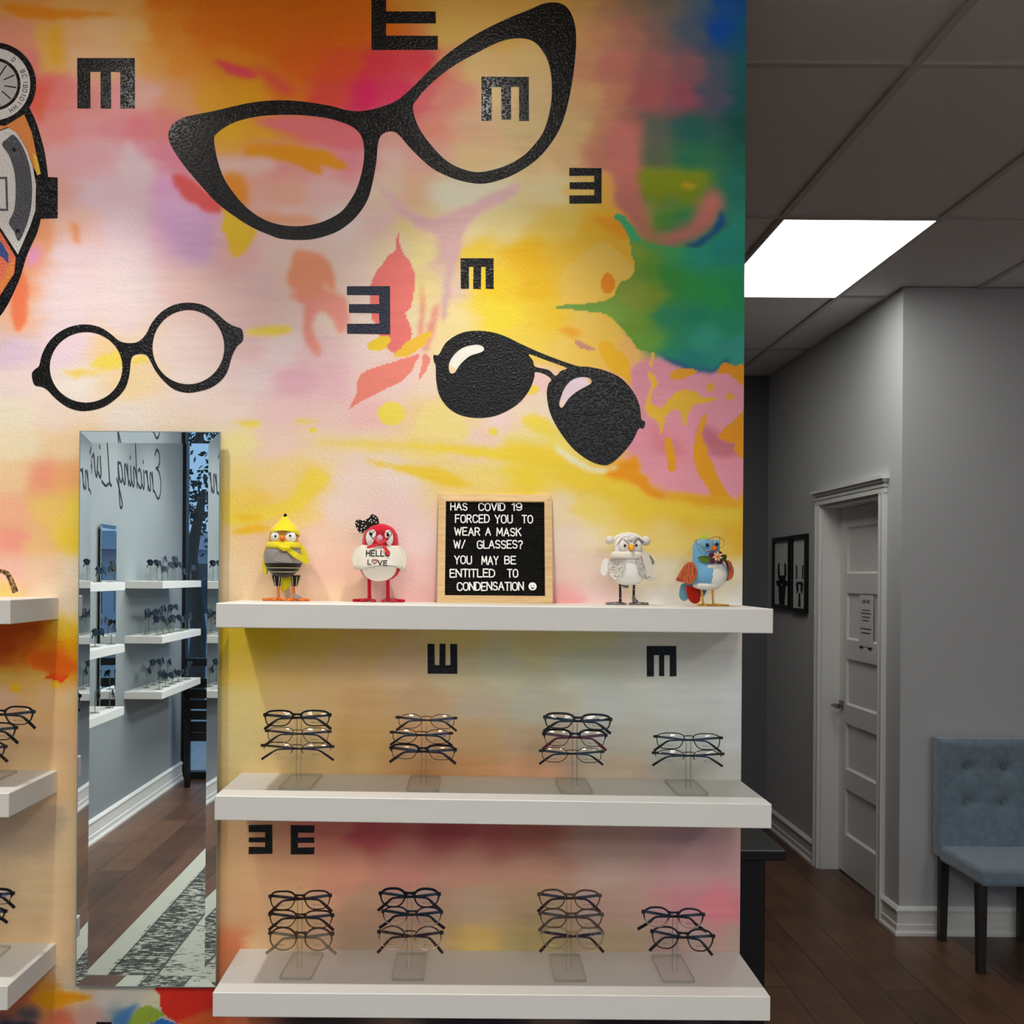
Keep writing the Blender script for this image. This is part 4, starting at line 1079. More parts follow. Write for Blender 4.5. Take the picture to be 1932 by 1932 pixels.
# ------------------------------------------------------------------ shelves and mirrors
SHELF_D = .26
def shelf(name, x0, x1, zl, zr, label, group, th=.0485):
    """wall shelf hung with its upper face at zl on one end and zr on the other"""
    mb = MB()
    L = x1 - x0
    ang = math.atan2(zr - zl, L)
    R = Matrix.Rotation(-ang, 4, 'Y')
    mb.box((-L / 2, -SHELF_D, -th), (L / 2, 0, 0), 0, .0015, 1, R)
    o = mb.build(name, M['shelf'])
    o.location = ((x0 + x1) / 2, WALL_Y, (zl + zr) / 2)
    tag(o, label, 'shelf', group)
    return lambda x: zl + (zr - zl) * (x - x0) / L
gs = 'white floating shelves on the mural wall'
ZT = shelf('floating_shelf', -.4975, .599, 1.6315, 1.628, 'white floating shelf carrying the four toy birds and letter board', gs)
ZM = shelf('floating_shelf', -.4975, .599, 1.2525, 1.244, 'white floating shelf holding four eyeglass stands, under the toy bird shelf', gs)
ZL = shelf('floating_shelf', -.4985, .599, .8655, .8655, 'lowest white floating shelf of the wide set, holding four eyeglass stands', gs)
ZLT = shelf('floating_shelf', -2.0, -.902, 1.635, 1.635, 'white shelf beside the mirror with a tortoiseshell temple tip on it', gs)
ZLM = shelf('floating_shelf', -2.0, -.902, 1.2545, 1.2545, 'white shelf beside the mirror with three stacked eyeglasses at its end', gs)
ZLL = shelf('floating_shelf', -2.0, -.902, .875, .875, 'lowest white shelf beside the mirror near the frame edge', gs)

def wall_mirror(label, w=.303, h=1.206):
    o = thing('wall_mirror', label, 'mirror')
    b, t = .024, .0009
    # glass plane at y = 0 facing -y; the bevelled rim leans inward a touch
    vs = [(-w / 2, -t, 0), (w / 2, -t, 0), (w / 2, -t, h), (-w / 2, -t, h), (-w / 2 + b, 0, b), (w / 2 - b, 0, b), (w / 2 - b, 0, h - b), (-w / 2 + b, 0, h - b)]
    MB().add(vs, [[4, 5, 6, 7]]).build('mirror_glass', M['mirror'], o, fix=False)
    MB().add(vs, [[0, 1, 5, 4], [1, 2, 6, 5], [2, 3, 7, 6], [3, 0, 4, 7]]).build('mirror_bevel', M['mirror'], o, fix=False)
    f = MB(); e = .0016
    for (lo, hi) in (((-w / 2 - e, -t - .0004, -e), (-w / 2, .006, h + e)), ((w / 2, -t - .0004, -e), (w / 2 + e, .006, h + e)), ((-w / 2, -t - .0004, -e), (w / 2, .006, 0)), ((-w / 2, -t - .0004, h), (w / 2, .006, h + e))):
        f.box(lo, hi)
    f.build('glass_edge', M['mirror_edge'], o)
    MB().box((-w / 2 + .004, .002, .004), (w / 2 - .004, .006, h - .004)).build('backing_board', M['mirror_back'], o)
    MB().box((-w / 2 + .03, .006, .08), (w / 2 - .03, .0245, h - .08)).build('standoff', M['mirror_back'], o)
    return o
mir = wall_mirror('tall frameless mirror with faceted rim between the two sets of white shelves')
mir.location = (-.6965, WALL_Y - .0248, .790)

# ------------------------------------------------------------------ letter board
def px_on(p, y):      # world point for a frame pixel
    return P(p[0], p[1], y)
LBZ = ZT(.02)
lb_x0, lb_x1, lb_h = P(824.5, 1133, 2.405).x, P(1043.2, 1133, 2.405).x, .243
lb = thing('letter_board', 'black felt letter board in pale wood frame leaning on the mural wall', 'letter board', ((lb_x0 + lb_x1) / 2, 2.405, LBZ + .0005))
lean = math.atan2(.052, .24)
lb.rotation_euler = (-lean, 0, 0)
w2 = (lb_x1 - lb_x0) / 2
fw = .0165
fm = MB()
def fbar(a, b):      # mitred bar of the frame between outer corners a and b
    (ax, az), (bx, bz), (cx_, cz), (dx_, dz) = a[0], b[0], b[1], a[1]
    prof = [(0, .0), (0, .016)]
    vs = [(ax, .003, az), (bx, .003, bz), (cx_, .0, cz), (dx_, .0, dz), (ax, .019, az), (bx, .019, bz), (cx_, .019, cz), (dx_, .019, dz)]
    mid = []
    fm.add(vs, [[0, 1, 2, 3], [4, 7, 6, 5], [0, 4, 5, 1], [3, 2, 6, 7], [0, 3, 7, 4], [1, 5, 6, 2]])
O = [(-w2, 0), (w2, 0), (w2, lb_h), (-w2, lb_h)]
I_ = [(-w2 + fw, fw), (w2 - fw, fw), (w2 - fw, lb_h - fw), (-w2 + fw, lb_h - fw)]
for k in range(4):
    j = (k + 1) % 4
    fbar((O[k], I_[k]), (O[j], I_[j]))
fm.build('board_frame', M['wood_frame'], lb)
felt = MB()
nrow = 34
for k in range(nrow):
    z0 = fw + (lb_h - 2 * fw) * k / nrow
    z1 = fw + (lb_h - 2 * fw) * (k + 1) / nrow
    m_ = z0 + (z1 - z0) * .62
    felt.add([(-w2 + fw, .0085, z0), (w2 - fw, .0085, z0), (w2 - fw, .0068, (z0 + m_) / 2), (-w2 + fw, .0068, (z0 + m_) / 2), (w2 - fw, .0085, m_), (-w2 + fw, .0085, m_), (w2 - fw, .0115, m_ + .0004), (-w2 + fw, .0115, m_ + .0004), (w2 - fw, .0115, z1), (-w2 + fw, .0115, z1)],
             [[0, 1, 2, 3], [3, 2, 4, 5], [5, 4, 6, 7], [7, 6, 8, 9]], 0, True)
felt.build('felt_panel', M['black_soft'], lb)
MB().box((-w2 + .002, .0125, .002), (w2 - .002, .0185, lb_h - .002)).build('back_panel', M['wood_frame'], lb)
WORDS = [('HAS', 340, 568, 250, 358), ('COVID', 712, 1070, 253, 365), ('19', 1157, 1295, 256, 366), ('FORCED', 403, 862, 414, 530), ('YOU', 930, 1168, 418, 538), ('TO', 1288, 1437, 426, 540),
 ('WEAR', 393, 733, 590, 703), ('A', 803, 878, 595, 703), ('MASK', 950, 1280, 596, 710), ('W/', 382, 540, 758, 873), ('GLASSES?', 690, 1297, 764, 880), ('YOU', 393, 625, 972, 1088), ('MAY', 750, 975, 977, 1095), ('BE', 1052, 1205, 980, 1092),
 ('ENTITLED', 332, 928, 1148, 1262), ('TO', 1087, 1232, 1153, 1268), ('CONDENSATION', 425, 1303, 1324, 1440)]
def board_uv(zx, zy):
    """place on the board face of a point of the 1932 wide close view of the board"""
    u = (zx - 168 - (1605 - zy) * .010) / (1678 - 168) * 2 * w2 - w2
    v = (1611 + (zx - 900) * .011 - zy) / (1611 - 140) * lb_h
    return u, v
for (s, a, b, t, bt) in WORDS:
    tot = sum(FONT[c][0] for c in s)
    gap = .20 if len(s) < 8 else .17
    full = tot + gap * (len(s) - 1)
    pos = 0
    for c in s:
        wd_, strokes = FONT[c]
        mbl = MB()
        jz = random.uniform(-.0006, .0006)
        for st in strokes:
            pts = []
            for (u, v) in st:
                q = board_uv(a + 6 + (pos + u) / full * (b - a - 12), bt - 6 - v * (bt - t - 12))
                pts.append((q[0], .0055, q[1] + jz))
            mbl.stroke(pts, .00158, 6, flat=((0, 1, 0), .8))
        mbl.build('letter', M['letter_white'], lb)
        pos += wd_ + gap
su, sv = board_uv(1418, 1385)
def disc(c, r, y0, y1, n=24, rx=1.0):
    return [(c[0] + r * rx * math.cos(2 * PI * k / n), c[1] + r * math.sin(2 * PI * k / n)) for k in range(n)]
fb_ = lambda u, v, d: (u, d, v)
sm = MB().prism(disc((su, sv), .0088, 0, 0), [disc((su - .0028, sv + .002), .0012, 0, 0, 10), disc((su + .0028, sv + .002), .0012, 0, 0, 10), [(su - .0045, sv - .0012), (su - .002, sv - .0026), (su + .002, sv - .0026), (su + .0045, sv - .0012), (su + .003, sv - .0048), (su, sv - .0058), (su - .003, sv - .0048)]], fb_, .0050, .0068)
so = sm.build('smiley_face', M['letter_white'], lb)
so['label'] = 'white round smiling face piece'

# ------------------------------------------------------------------ hallway things
cab = thing('cabinet', 'black cabinet standing behind the mural wall end', 'cabinet', (.40, 3.28, 0))
MB().box((-.42, -.25, .0), (.405, .25, .93), 0, .003, 1).build('body', M['black'], cab)
MB().box((-.44, -.27, .93), (.455, .27, .958), 0, .003, 2).build('worktop', M['black'], cab)

def picture(y0, y1, z0, z1, label, art):
    o = thing('picture_frame', label, 'picture', (XFAR, (y0 + y1) / 2, z0), 0, 'pictures on the dark hallway wall')
    hw, h, b = (y1 - y0) / 2, z1 - z0, .026
    f = MB()
    fn = lambda u, v, d: (-d, u, v)
    f.prism([(-hw, 0), (hw, 0), (hw, h), (-hw, h)], [[(-hw + b, b), (hw - b, b), (hw - b, h - b), (-hw + b, h - b)]], fn, .022, 0.0)
    f.build('frame', M['black'], o)
    MB().box((-.008, -hw + b - .004, b - .004), (-.001, hw - b + .004, h - b + .004)).build('print', M['paper'], o)
    for k, loop in enumerate(art):
        MB().prism([(u * (hw - b), b + v * (h - 2 * b)) for (u, v) in loop], [], fn, .0092, .0076).build('drawing', M['ink'], o)
EAR = [[(.55, .95 - .3), (.35, .66), (.3, .45), (.5, .42), (.6, .5)], [(-.5, .64), (-.3, .66), (-.3, .45), (-.48, .42), (-.6, .5)], [(-.5, .46), (.5, .46), (.42, .36), (-.42, .36)], [(-.8, .38), (.8, .38), (.7, .30), (.2, .28), (.0, .33), (-.2, .28), (-.7, .30)], [(-.5, .30), (.5, .30), (.35, .0), (-.35, .0)]]
FACE = [[(-.6, .62), (-.4, .62), (-.38, .42), (-.55, .42)], [(.4, .62), (.6, .62), (.55, .42), (.38, .42)], [(-.55, .38), (.55, .38), (.3, .34), (-.3, .34)], [(-.6, .36), (-.2, .34), (-.15, .26), (-.4, .2)], [(.6, .36), (.2, .34), (.15, .26), (.4, .2)], [(-.12, .22), (.12, .22), (.2, .02), (-.2, .02)]]
picture(7.13, 7.53, 1.486, 1.952, 'black framed print deeper in the dark hallway', EAR)
picture(6.78, 7.10, 1.474, 1.955, 'black framed print next to the white door casing', FACE)

note = thing('paper_notice', 'white printed notice taped to the white door', 'notice', (XD - .0015, 6.085, 1.318))
MB().box((-.0008, -.108, 0), (.0005, .108, .279)).build('sheet', M['paper'], note)
def text_line(parent, s, yc, z, h, r, sp=.2):
    tot = sum(FONT[c][0] if c != ' ' else .4 for c in s) + sp * (len(s) - 1)
    pos = -tot / 2
    mbt = MB()
    for c in s:
        if c == ' ':
            pos += .4 + sp; continue
        wd_, strokes = FONT[c]
        for st in strokes:
            mbt.stroke([(-.0012, yc - (pos + u) * h, z + v * h) for (u, v) in st], r, 5, flat=((1, 0, 0), .3))
        pos += wd_ + sp
    mbt.build('lettering', M['ink'], parent)
text_line(note, 'STAFF ONLY', 0, .235, .017, .0018)
rl = random.Random(9)
for z, wl in ((.193, .055), (.176, .075), (.156, .06), (.137, .045), (.092, .08), (.07, .065)):
    mbt = MB(); y = wl
    while y > -wl:
        q = rl.uniform(.008, .02)
        mbt.box((-.0013, max(y - q, -wl), z), (-.0007, y, z + .007)); y -= q + .004
    mbt.build('text_line', M['ink'], note)
for yy in (-.06, .07):
    MB().box((-.0016, yy - .025, -.012), (-.0002, yy + .025, -.002)).build('tape_mark', M['ink'], note)

# tufted chair by the far wall
ch = thing('side_chair', 'dusty blue tufted chair with dark legs against the grey wall', 'chair', (2.405, 5.02, 0))
CW = .215
def cushion(nx, nz, fy):      # grid front with dimples
    pass
bk = MB()
N1, N2 = 44, 52
btn = [(u, v) for v in (.74, .61) for u in (-.125, .0, .125)]
btn = [(-.085, .813), (.085, .813), (-.085, .652), (.085, .652)]
zb0, zb1 = .40, .945
vs, fs = [], []
for i in range(N1 + 1):
    for j in range(N2 + 1):
        u = -CW + 2 * CW * i / N1; v = zb0 + (zb1 - zb0) * j / N2
        eu = min(u + CW, CW - u); ev = zb1 - v
        e = min(eu, ev)
        y = .19 - .012 * min(1, (e / .03)) ** .5
        y -= .05 * (v - zb0) * 0
        for (bu, bv) in btn:
            d = math.hypot(u - bu, v - bv)
            y += .020 * math.exp(-(d / .020) ** 2) + .012 * math.exp(-(d / .05) ** 2)
            if abs(v - bv) < .02: pass
            for (cu, cv) in btn:
                if (cu, cv) <= (bu, bv): continue
                if math.hypot(cu - bu, cv - bv) < .20:
                    L2 = (cu - bu) ** 2 + (cv - bv) ** 2
                    t = max(0, min(1, ((u - bu) * (cu - bu) + (v - bv) * (cv - bv)) / L2))
                    dd = math.hypot(u - bu - t * (cu - bu), v - bv - t * (cv - bv))
                    y += .0045 * math.exp(-(dd / .010) ** 2)
        y += .03 * (v - .45) 
        vs.append((u, y, v))
for i in range(N1):
    for j in range(N2):
        a = i * (N2 + 1) + j
        fs.append([a, a + N2 + 1, a + N2 + 2, a + 1])
bk.add(vs, fs, 0, True)
def sheet(u0, u1): pass
bk.add([(-CW, .19, zb0), (CW, .19, zb0), (CW, .205, zb1), (-CW, .205, zb1), (-CW, .262, zb0), (CW, .262, zb0), (CW, .272, zb1), (-CW, .272, zb1)],
       [[4, 5, 6, 7], [0, 4, 7, 3], [1, 2, 6, 5], [3, 7, 6, 2], [0, 1, 5, 4]])
bk.build('backrest', M['felt_tufted'], ch)
for (u, v) in btn:
    MB().ball((u, .2 + .03 * (v - .45), v), (.008, .004, .008), 12, 8).build('button', M['felt_tufted'], ch)
st = MB(); st.box((-.215, -.235, .375), (.215, .2, .452), 0, .022, 4)
st.build('seat', M['felt_tufted'], ch)
for (x, y, dy, z) in ((-.2, -.2, -.004, .38), (.2, -.2, -.004, .38), (-.185, .215, .012, .41), (.185, .215, .012, .41)):
    a = .02; b = .016
    MB().add([(x - b, y + dy - b, 0), (x + b, y + dy - b, 0), (x + b, y + dy + b, 0), (x - b, y + dy + b, 0), (x - a, y - a, z), (x + a, y - a, z), (x + a, y + a, z), (x - a, y + a, z)],
             [[0, 1, 2, 3], [4, 5, 6, 7], [0, 1, 5, 4], [1, 2, 6, 5], [2, 3, 7, 6], [3, 0, 4, 7]]).build('leg', M['leg_dark'], ch)
# ------------------------------------------------------------------ the four felt birds (drawn from their outlines, built in the round)
class Bird:
    def __init__(s, name, label, cx, cy_px, y, z, scale_px=None):
        """cx, cy_px: frame pixel of the standing point; y depth; z shelf height there"""
        s.k = y / FPX
        p = P(cx, cy_px, y)
        s.ox, s.oy = cx, cy_px
        s.root = thing(name, label, 'toy bird', (p.x, y, z), 0, 'felt birds on the top shelf')
    def q(s, px, py, d=0.0):
        """local point: pixel offset right and up from the standing point, d pixels behind the middle"""
        return Vector(((px - s.ox) * s.k, d * s.k, (s.oy - py) * s.k))
    def rows(s, lst, cx=None, depth=1.0, cd=0.0):
        """lst of (py, half width[, cx])"""
        out = []
        for r in lst:
            c = r[2] if len(r) > 2 else (cx if cx is not None else s.ox)
            p = s.q(c, r[0], cd)
            out.append((p.x, p.y, p.z, r[1] * s.k, r[1] * s.k * depth))
        return out
    def mk(s, mb, name, m, parent=None, label=None):
        o = mb.build(name, m, parent or s.root)
        if label: o['label'] = label
        return o
    def ball(s, name, m, px, py, r, d, parent=None, seg=18):
        r = r if isinstance(r, tuple) else (r, r, r)
        return s.mk(MB().ball(s.q(px, py, d), tuple(a * s.k for a in r), seg, 12), name, m, parent)
    def tube(s, name, m, pts, r, parent=None, seg=8, flat=None, closed=False):
        rr = [a * s.k for a in r] if isinstance(r, (list, tuple)) else r * s.k
        return s.mk(MB().tube([s.q(*p) for p in pts], rr, seg, closed, flat=flat), name, m, parent)
    def slab(s, name, m, poly, d0, d1, parent=None, smooth=3, bend=None, holes=()):
        fn = lambda u, v, d: s.q(u, v, d + (bend(u, v) if bend else 0))
        return s.mk(MB().prism(spline(poly, smooth) if smooth else poly, list(holes), fn, d0, d1), name, m, parent)
    def foot(s, m, px, py, toes, r, d=0):
        mb = MB()
        for (tx, td) in toes:
            mb.tube([s.q(px, py - r * 1.6, d), s.q(px + (tx - px) * .25, py - r * 1.15, d + (td - d) * .25), s.q(tx, py - r * .9, td)], [r * s.k * .9, r * s.k, r * s.k * .85], 8)
            mb.ball(s.q(tx, py - r * .9, td), r * s.k * .85, 8, 6)
        return s.mk(mb, 'foot', m)

felt = lambda n, c, **k: mat(n, c, .92, 0, .12, bump=(700, .4, .001), sheen=.3, **k)
F = dict(yellow=felt('felt_yellow', (222, 206, 28)), ochre=felt('felt_ochre', (206, 160, 62)), grey=felt('felt_grey', (150, 142, 140)), black=felt('felt_black', (32, 27, 22)), cream=felt('felt_cream', (226, 218, 170)),
         white=felt('felt_white', (236, 234, 230)), red=felt('felt_red', (196, 20, 46)), dkred=felt('felt_deep_red', (164, 14, 34)), ivory=felt('felt_ivory', (230, 224, 210)), orange=mat('wrapped_orange', (232, 124, 40), .8), beak=mat('beak_orange', (226, 112, 38), .6),
         pink=mat('beak_pink', (238, 150, 176), .6), bead=mat('black_bead', (10, 10, 11), .12), ribbon=mat('red_ribbon', (214, 34, 40), .4), blue=felt('felt_sky_blue', (112, 170, 206)), teal=felt('felt_teal', (92, 140, 158)), rust=felt('felt_rust_red', (172, 32, 14)),
         wire=mat('black_wire', (20, 18, 18), .35), gold=mat('gold_wire', (190, 160, 100), .3, 1.0), tan=mat('ochre_wire_leg', (214, 156, 40), .5), leaf=felt('felt_leaf', (84, 112, 34)), dleaf=felt('felt_dark_leaf', (66, 72, 34)), plum=felt('felt_plum', (96, 18, 50)), petal=felt('felt_peach', (246, 196, 136)),
         lime=felt('felt_lime', (206, 214, 66)), ybeak=mat('beak_yellow', (240, 164, 30), .55))
F['knit'] = mat('speckled_knit', (214, 210, 202), .95, bump=(500, .6, .001), var=((420, 420, 420), (70, 66, 60), .56, .62))
F['tweed'] = mat('speckled_grey_foot', (150, 145, 140), .95, var=((500, 500, 500), (60, 56, 54), .5, .58))
F['stripes'] = mat('black_white_cord', (28, 26, 26), .8, var=((60, 60, 520), (190, 186, 180), .6, .63))
F['grain'] = mat('striped_rust_felt', (196, 96, 52), .9, var=((520, 90, 60), (128, 52, 26), .48, .6))
F['fleece'] = mat('white_fleece', (232, 228, 220), .95, bump=(420, .9, .003))

# --- bird in a banana costume
b = Bird('banana_hat_bird', 'toy bird in yellow banana hat, scarf and striped shorts', 535, 1133, 2.415, ZT(P(535, 1133, 2.415).x))
body = MB()
rows = [(1089, 5), (1087, 13), (1083, 20), (1078.5, 25), (1077.5, 26), (1071, 31.5), (1070, 32), (1062.5, 35.2), (1061.5, 35.5), (1052, 36.5), (1043, 36), (1034, 34), (1026, 31), (1018, 28), (1008, 26.5), (1002, 25.5), (996, 20.5), (990, 12)]
cols = [1, 1, 1, 3, 1, 3, 1, 1, 2, 2, 2, 2, 0, 0, 0, 0, 0]
body.loft(b.rows(rows, 534, .92), 36, lambda i: cols[i])
bo = b.mk(body, 'body', [F['ochre'], F['black'], F['grey'], F['cream']])
for px in (525, 548.5):
    b.ball('face_patch', F['white'], px, 1013, (12, 6.6, 12), -18.4)
b.ball('eye', F['bead'], 523, 1011.5, (2.2, 1.6, 2.3), -24.9); b.ball('eye', F['bead'], 550.5, 1010.5, (2.2, 1.6, 2.3), -24.9)
b.mk(MB().tube([b.q(536.5, 1014, -25), b.q(536.5, 1015, -29), b.q(536.5, 1017, -33)], [4.6 * b.k, 4.0 * b.k, 1.5 * b.k], 12), 'beak', F['beak'])
hat = MB()
hz = lambda i, a: (9.5 * b.k * max(0, -math.sin(a)) ** 1.2 if i <= 2 else (4 * b.k * max(0, -math.sin(a)) if i == 3 else 0))
hat.loft(b.rows([(1010, 28.2), (1011, 27.4), (1008, 28.8), (1003, 28.2), (997, 25.5), (990, 19.5), (984, 13), (979.5, 8.4), (976, 6.6), (974, 4.5)], 536.5, 1.0), 32, 0, True, hz)
ht = b.mk(hat, 'hat', F['yellow'])
b.tube('hat_stem', F['bead'], [(536, 976, 0), (536.5, 972, 0), (538.5, 968.5, 0)], 2.9, ht)
b.mk(MB().loft(b.rows([(1033, 32.5), (1034, 34.5), (1030, 34.5), (1025, 33), (1022, 30.5), (1022.5, 29)], 535, .95), 32, 0, False), 'scarf', F['yellow'])
b.slab('scarf_tail', F['yellow'], [(541, 1036), (547, 1030), (566, 1043), (586, 1054), (581, 1064), (560, 1051)], -37, -34, smooth=0, bend=lambda u, v: max(0, u - 556) * .75)
b.tube('scarf_knot', F['yellow'], [(531, 1031, -35), (541, 1035, -36.5), (552, 1033, -35)], [4, 5.5, 4])
for sgn, pts in ((-1, [(505, 1030), (500, 1034), (496, 1055), (497, 1075), (502, 1083), (504, 1068), (503, 1050)]), (1, [(565, 1025), (572, 1030), (579, 1046), (580, 1058), (575, 1062), (570, 1046)])):
    b.slab('wing', F['yellow'], pts, -8, 10)
for cx in (523, 556):
    s_ = 1 if cx > 540 else -1
    b.mk(MB().loft(b.rows([(1105, 5.8, cx + s_ * -.6), (1099, 6.6, cx), (1092, 8.2, cx + s_ * .8), (1084, 9.5, cx + s_ * 1.6)], cx, 1.0), 16), 'shorts_leg', F['black'])
    for o_ in (-3.2, 4.2):
        b.tube('stripe', F['cream'], [(cx + o_ * 1.2, 1087, -8.4), (cx + o_, 1097, -6.3), (cx + o_ * .8, 1105, -5.0)], .55)
b.slab('pocket', F['grey'], [(523, 1052), (530, 1042.5), (546, 1043.5), (557, 1061.5), (523, 1058.5)], -37.6, -30, smooth=0, bend=lambda u, v: ((u - 535) / 22) ** 2 * 2.0)
b.slab('tail', F['yellow'], [(531, 1088), (546, 1088), (546, 1098), (541, 1108), (536, 1113), (530, 1115), (528, 1108)], 12, 16)
for cx in (524.5, 553.5):
    b.tube('leg', F['orange'], [(cx, 1098, 0), (cx + .5, 1115, 0), (cx + 1, 1130, 0)], [2.8, 2.7, 3.2])
b.foot(F['orange'], 525.5, 1133, [(498, -4), (519, -16), (540, -10)], 3.0); b.foot(F['orange'], 554.5, 1133, [(546, -14), (573, -16), (583, -2)], 3.0)
b.slab('paper_tag', F['grey'], [(557, 1117), (575, 1127), (560, 1128), (553, 1122)], -14, -13.4, smooth=0)

# --- red bird in a white cape
b = Bird('red_caped_bird', 'red toy bird in white slogan cape with black polka dot bow', 716, 1134, 2.41, ZT(P(716, 1134, 2.41).x))
b.mk(MB().loft(b.rows([(1095.5, 4), (1094, 13), (1089, 25), (1082, 33.5), (1072, 38.5), (1060, 40), (1045, 38), (1030, 35), (1016, 34), (1006, 32), (998, 27.5), (992, 21), (988, 13), (986, 5)], 717, .82), 36), 'body', F['red'])
b.ball('belly', F['ivory'], 716.5, 1069, (33, 12, 26), -22.5, seg=28)
for px, py, rx in ((703, 1014, 11.5), (733, 1014.5, 9.5)):
    b.ball('face_patch', F['white'], px, py, (rx, 5, 16), -22.5 if px < 720 else -22)
b.ball('eye', F['bead'], 701.5, 1006.5, (3, 2, 3.6), -27); b.ball('eye', F['bead'], 733, 1008, (3, 2, 3.6), -26.6)
b.mk(MB().ball(b.q(717.5, 1014.5, -29), (7 * b.k, 6 * b.k, 7 * b.k), 16, 10), 'beak', F['pink'])
def heart(cx, cy, s, tilt=0.0):
    pts = []
    for k in range(28):
        t = 2 * PI * k / 28
        x, y = 16 * math.sin(t) ** 3, 13 * math.cos(t) - 5 * math.cos(2 * t) - 2 * math.cos(3 * t) - math.cos(4 * t)
        x, y = x * math.cos(tilt) - y * math.sin(tilt), x * math.sin(tilt) + y * math.cos(tilt)
        pts.append((cx + x * s, cy - y * s))
    return pts
spec = b.tube('heart_glasses', F['wire'], [(u, v, -34) for (u, v) in heart(706.5, 1007, .53, -.12)], .75, closed=True, seg=6)
b.tube('heart_rim', F['wire'], [(u, v, -34) for (u, v) in heart(732, 1008.5, .53, .12)], .75, spec, closed=True, seg=6)
b.tube('glasses_bridge', F['wire'], [(714, 1003, -34), (719, 1002, -35), (724, 1003.5, -34)], .7, spec, seg=6)
cape = MB()
def cz(i, a):
    return (-3.5 * b.k * math.cos(3 * a + .6) + 4.5 * b.k * max(0, -math.sin(a)) ** 2) if i in (0, 1) else 0
cape.loft(b.rows([(1071.5, 47), (1071.5, 49.5), (1064, 49), (1052, 46.5), (1040, 43), (1031, 38.5), (1026.5, 34.5), (1025, 30)], 716.5, .80), 40, 0, False, cz)
cp = b.mk(cape, 'cape', F['ivory'])
for pts in ([(673, 1032), (682, 1030), (686, 1050), (680, 1068), (669, 1066), (665, 1050)], [(752, 1030), (760, 1034), (767, 1050), (764, 1070), (754, 1066), (750, 1048)]):
    b.slab('sleeve', F['ivory'], pts, -13, 12)
def on_cape(px, py):
    rx = np.interp(py, [1025, 1031, 1040, 1052, 1064, 1072], [31, 38.5, 43, 46.5, 49, 49.5]); ry = rx * .80
    return -ry * math.sqrt(max(0, 1 - ((px - 716.5) / rx) ** 2)) - .7
def cape_text(s, x0, x1, top, bot, m, slope=0.0, arch=0.0):
    tot = sum(FONT[c][0] for c in s) + .26 * (len(s) - 1)
    pos = 0
    for c in s:
        if c == 'O' and bot > 1060:
            hp = heart(x0 + (pos + .3) / tot * (x1 - x0), (top + bot) / 2 - 1.2, .29)
            b.tube('print_heart', F['dkred'], [(u, v, on_cape(u, v)) for (u, v) in hp], .75, cp, 6, closed=True)
        else:
            mbt = MB()
            for st in FONT[c][1]:
                dense = []
                for (p0, p1) in zip(st[:-1], st[1:]):
                    dense += [Vector((p0[0], p0[1])).lerp(Vector((p1[0], p1[1])), t / 3) for t in range(3)]
                dense.append(Vector(st[-1]))
                pts = []
                for w_ in dense:
                    px = x0 + (pos + w_.x) / tot * (x1 - x0)
                    py = bot - w_.y * (bot - top) + slope * (px - x0)
                    pts.append(b.q(px, py, on_cape(px, py)))
                mbt.stroke(pts, 1.05 * b.k, 6, flat=((0, 1, 0), .35))
            b.mk(mbt, 'print_letter', F['bead'], cp)
        pos += FONT[c][0] + .26
cape_text('HELLO', 693.5, 736.5, 1037.5, 1047.5, F['bead'])
cape_text('LOVE', 697, 732, 1054.5, 1063, F['bead'], .05)
bow = b.slab('bow', F['black'], [(670, 987), (672, 980), (678, 978.5), (684, 981), (692, 977.5), (697.5, 974), (699, 970), (704.5, 969), (711, 973.5), (714, 982), (713, 990), (704, 992), (694, 997), (688, 999), (684, 1004), (678, 1003), (673, 996)], -9, 3, smooth=3)
rb = random.Random(4)
for (u, v) in ((676, 979.8), (675.6, 988), (684.5, 985), (689.5, 980.5), (696.5, 981.5), (699.5, 979), (704.5, 972.5), (708.5, 976), (705.5, 980.5), (709.5, 984), (701, 983.5), (690, 991), (681.5, 996.5), (674.5, 995), (687, 994.5), (681, 1003 - 1), (672.5, 985), (683, 990.5)):
    MB().prism([b.q(u + 1.25 * math.cos(t), v + 1.25 * math.sin(t)).to_tuple()[0::2] for t in [2 * PI * k / 8 for k in range(8)]], [], lambda x, z, d: (x, d, z), -9.25 * b.k, -8.9 * b.k).build('dot', F['white'], bow)
b.tube('ribbon', F['ribbon'], [(708, 1016, -31), (714, 1022, -33), (719, 1026, -34), (727, 1020, -33), (734, 1013.5, -31)], [2.4, 3, 3.6, 3, 2.4], flat=((0, 1, 0), .45))
b.slab('ribbon_tail', F['ribbon'], [(694, 1030), (712, 1023.5), (716, 1027), (710, 1031), (696, 1034)], -34, -33.3, smooth=0)
b.slab('ribbon_tail', F['ribbon'], [(722, 1027), (727, 1027.5), (735, 1036), (738, 1044), (733, 1047), (728, 1038)], -37, -36.3, smooth=0)
for cx in (696.5, 731.5):
    b.tube('leg', F['red'], [(cx, 1085, 0), (cx, 1105, 0), (cx + .4, 1122, 0), (cx + .6, 1130, 0)], [3.6, 3.5, 3.6, 4.6])
b.foot(F['red'], 697, 1134, [(668, -4), (685, -16), (708, -15)], 3.4); b.foot(F['red'], 732, 1134, [(724, -16), (746, -17), (762, -4)], 3.4)

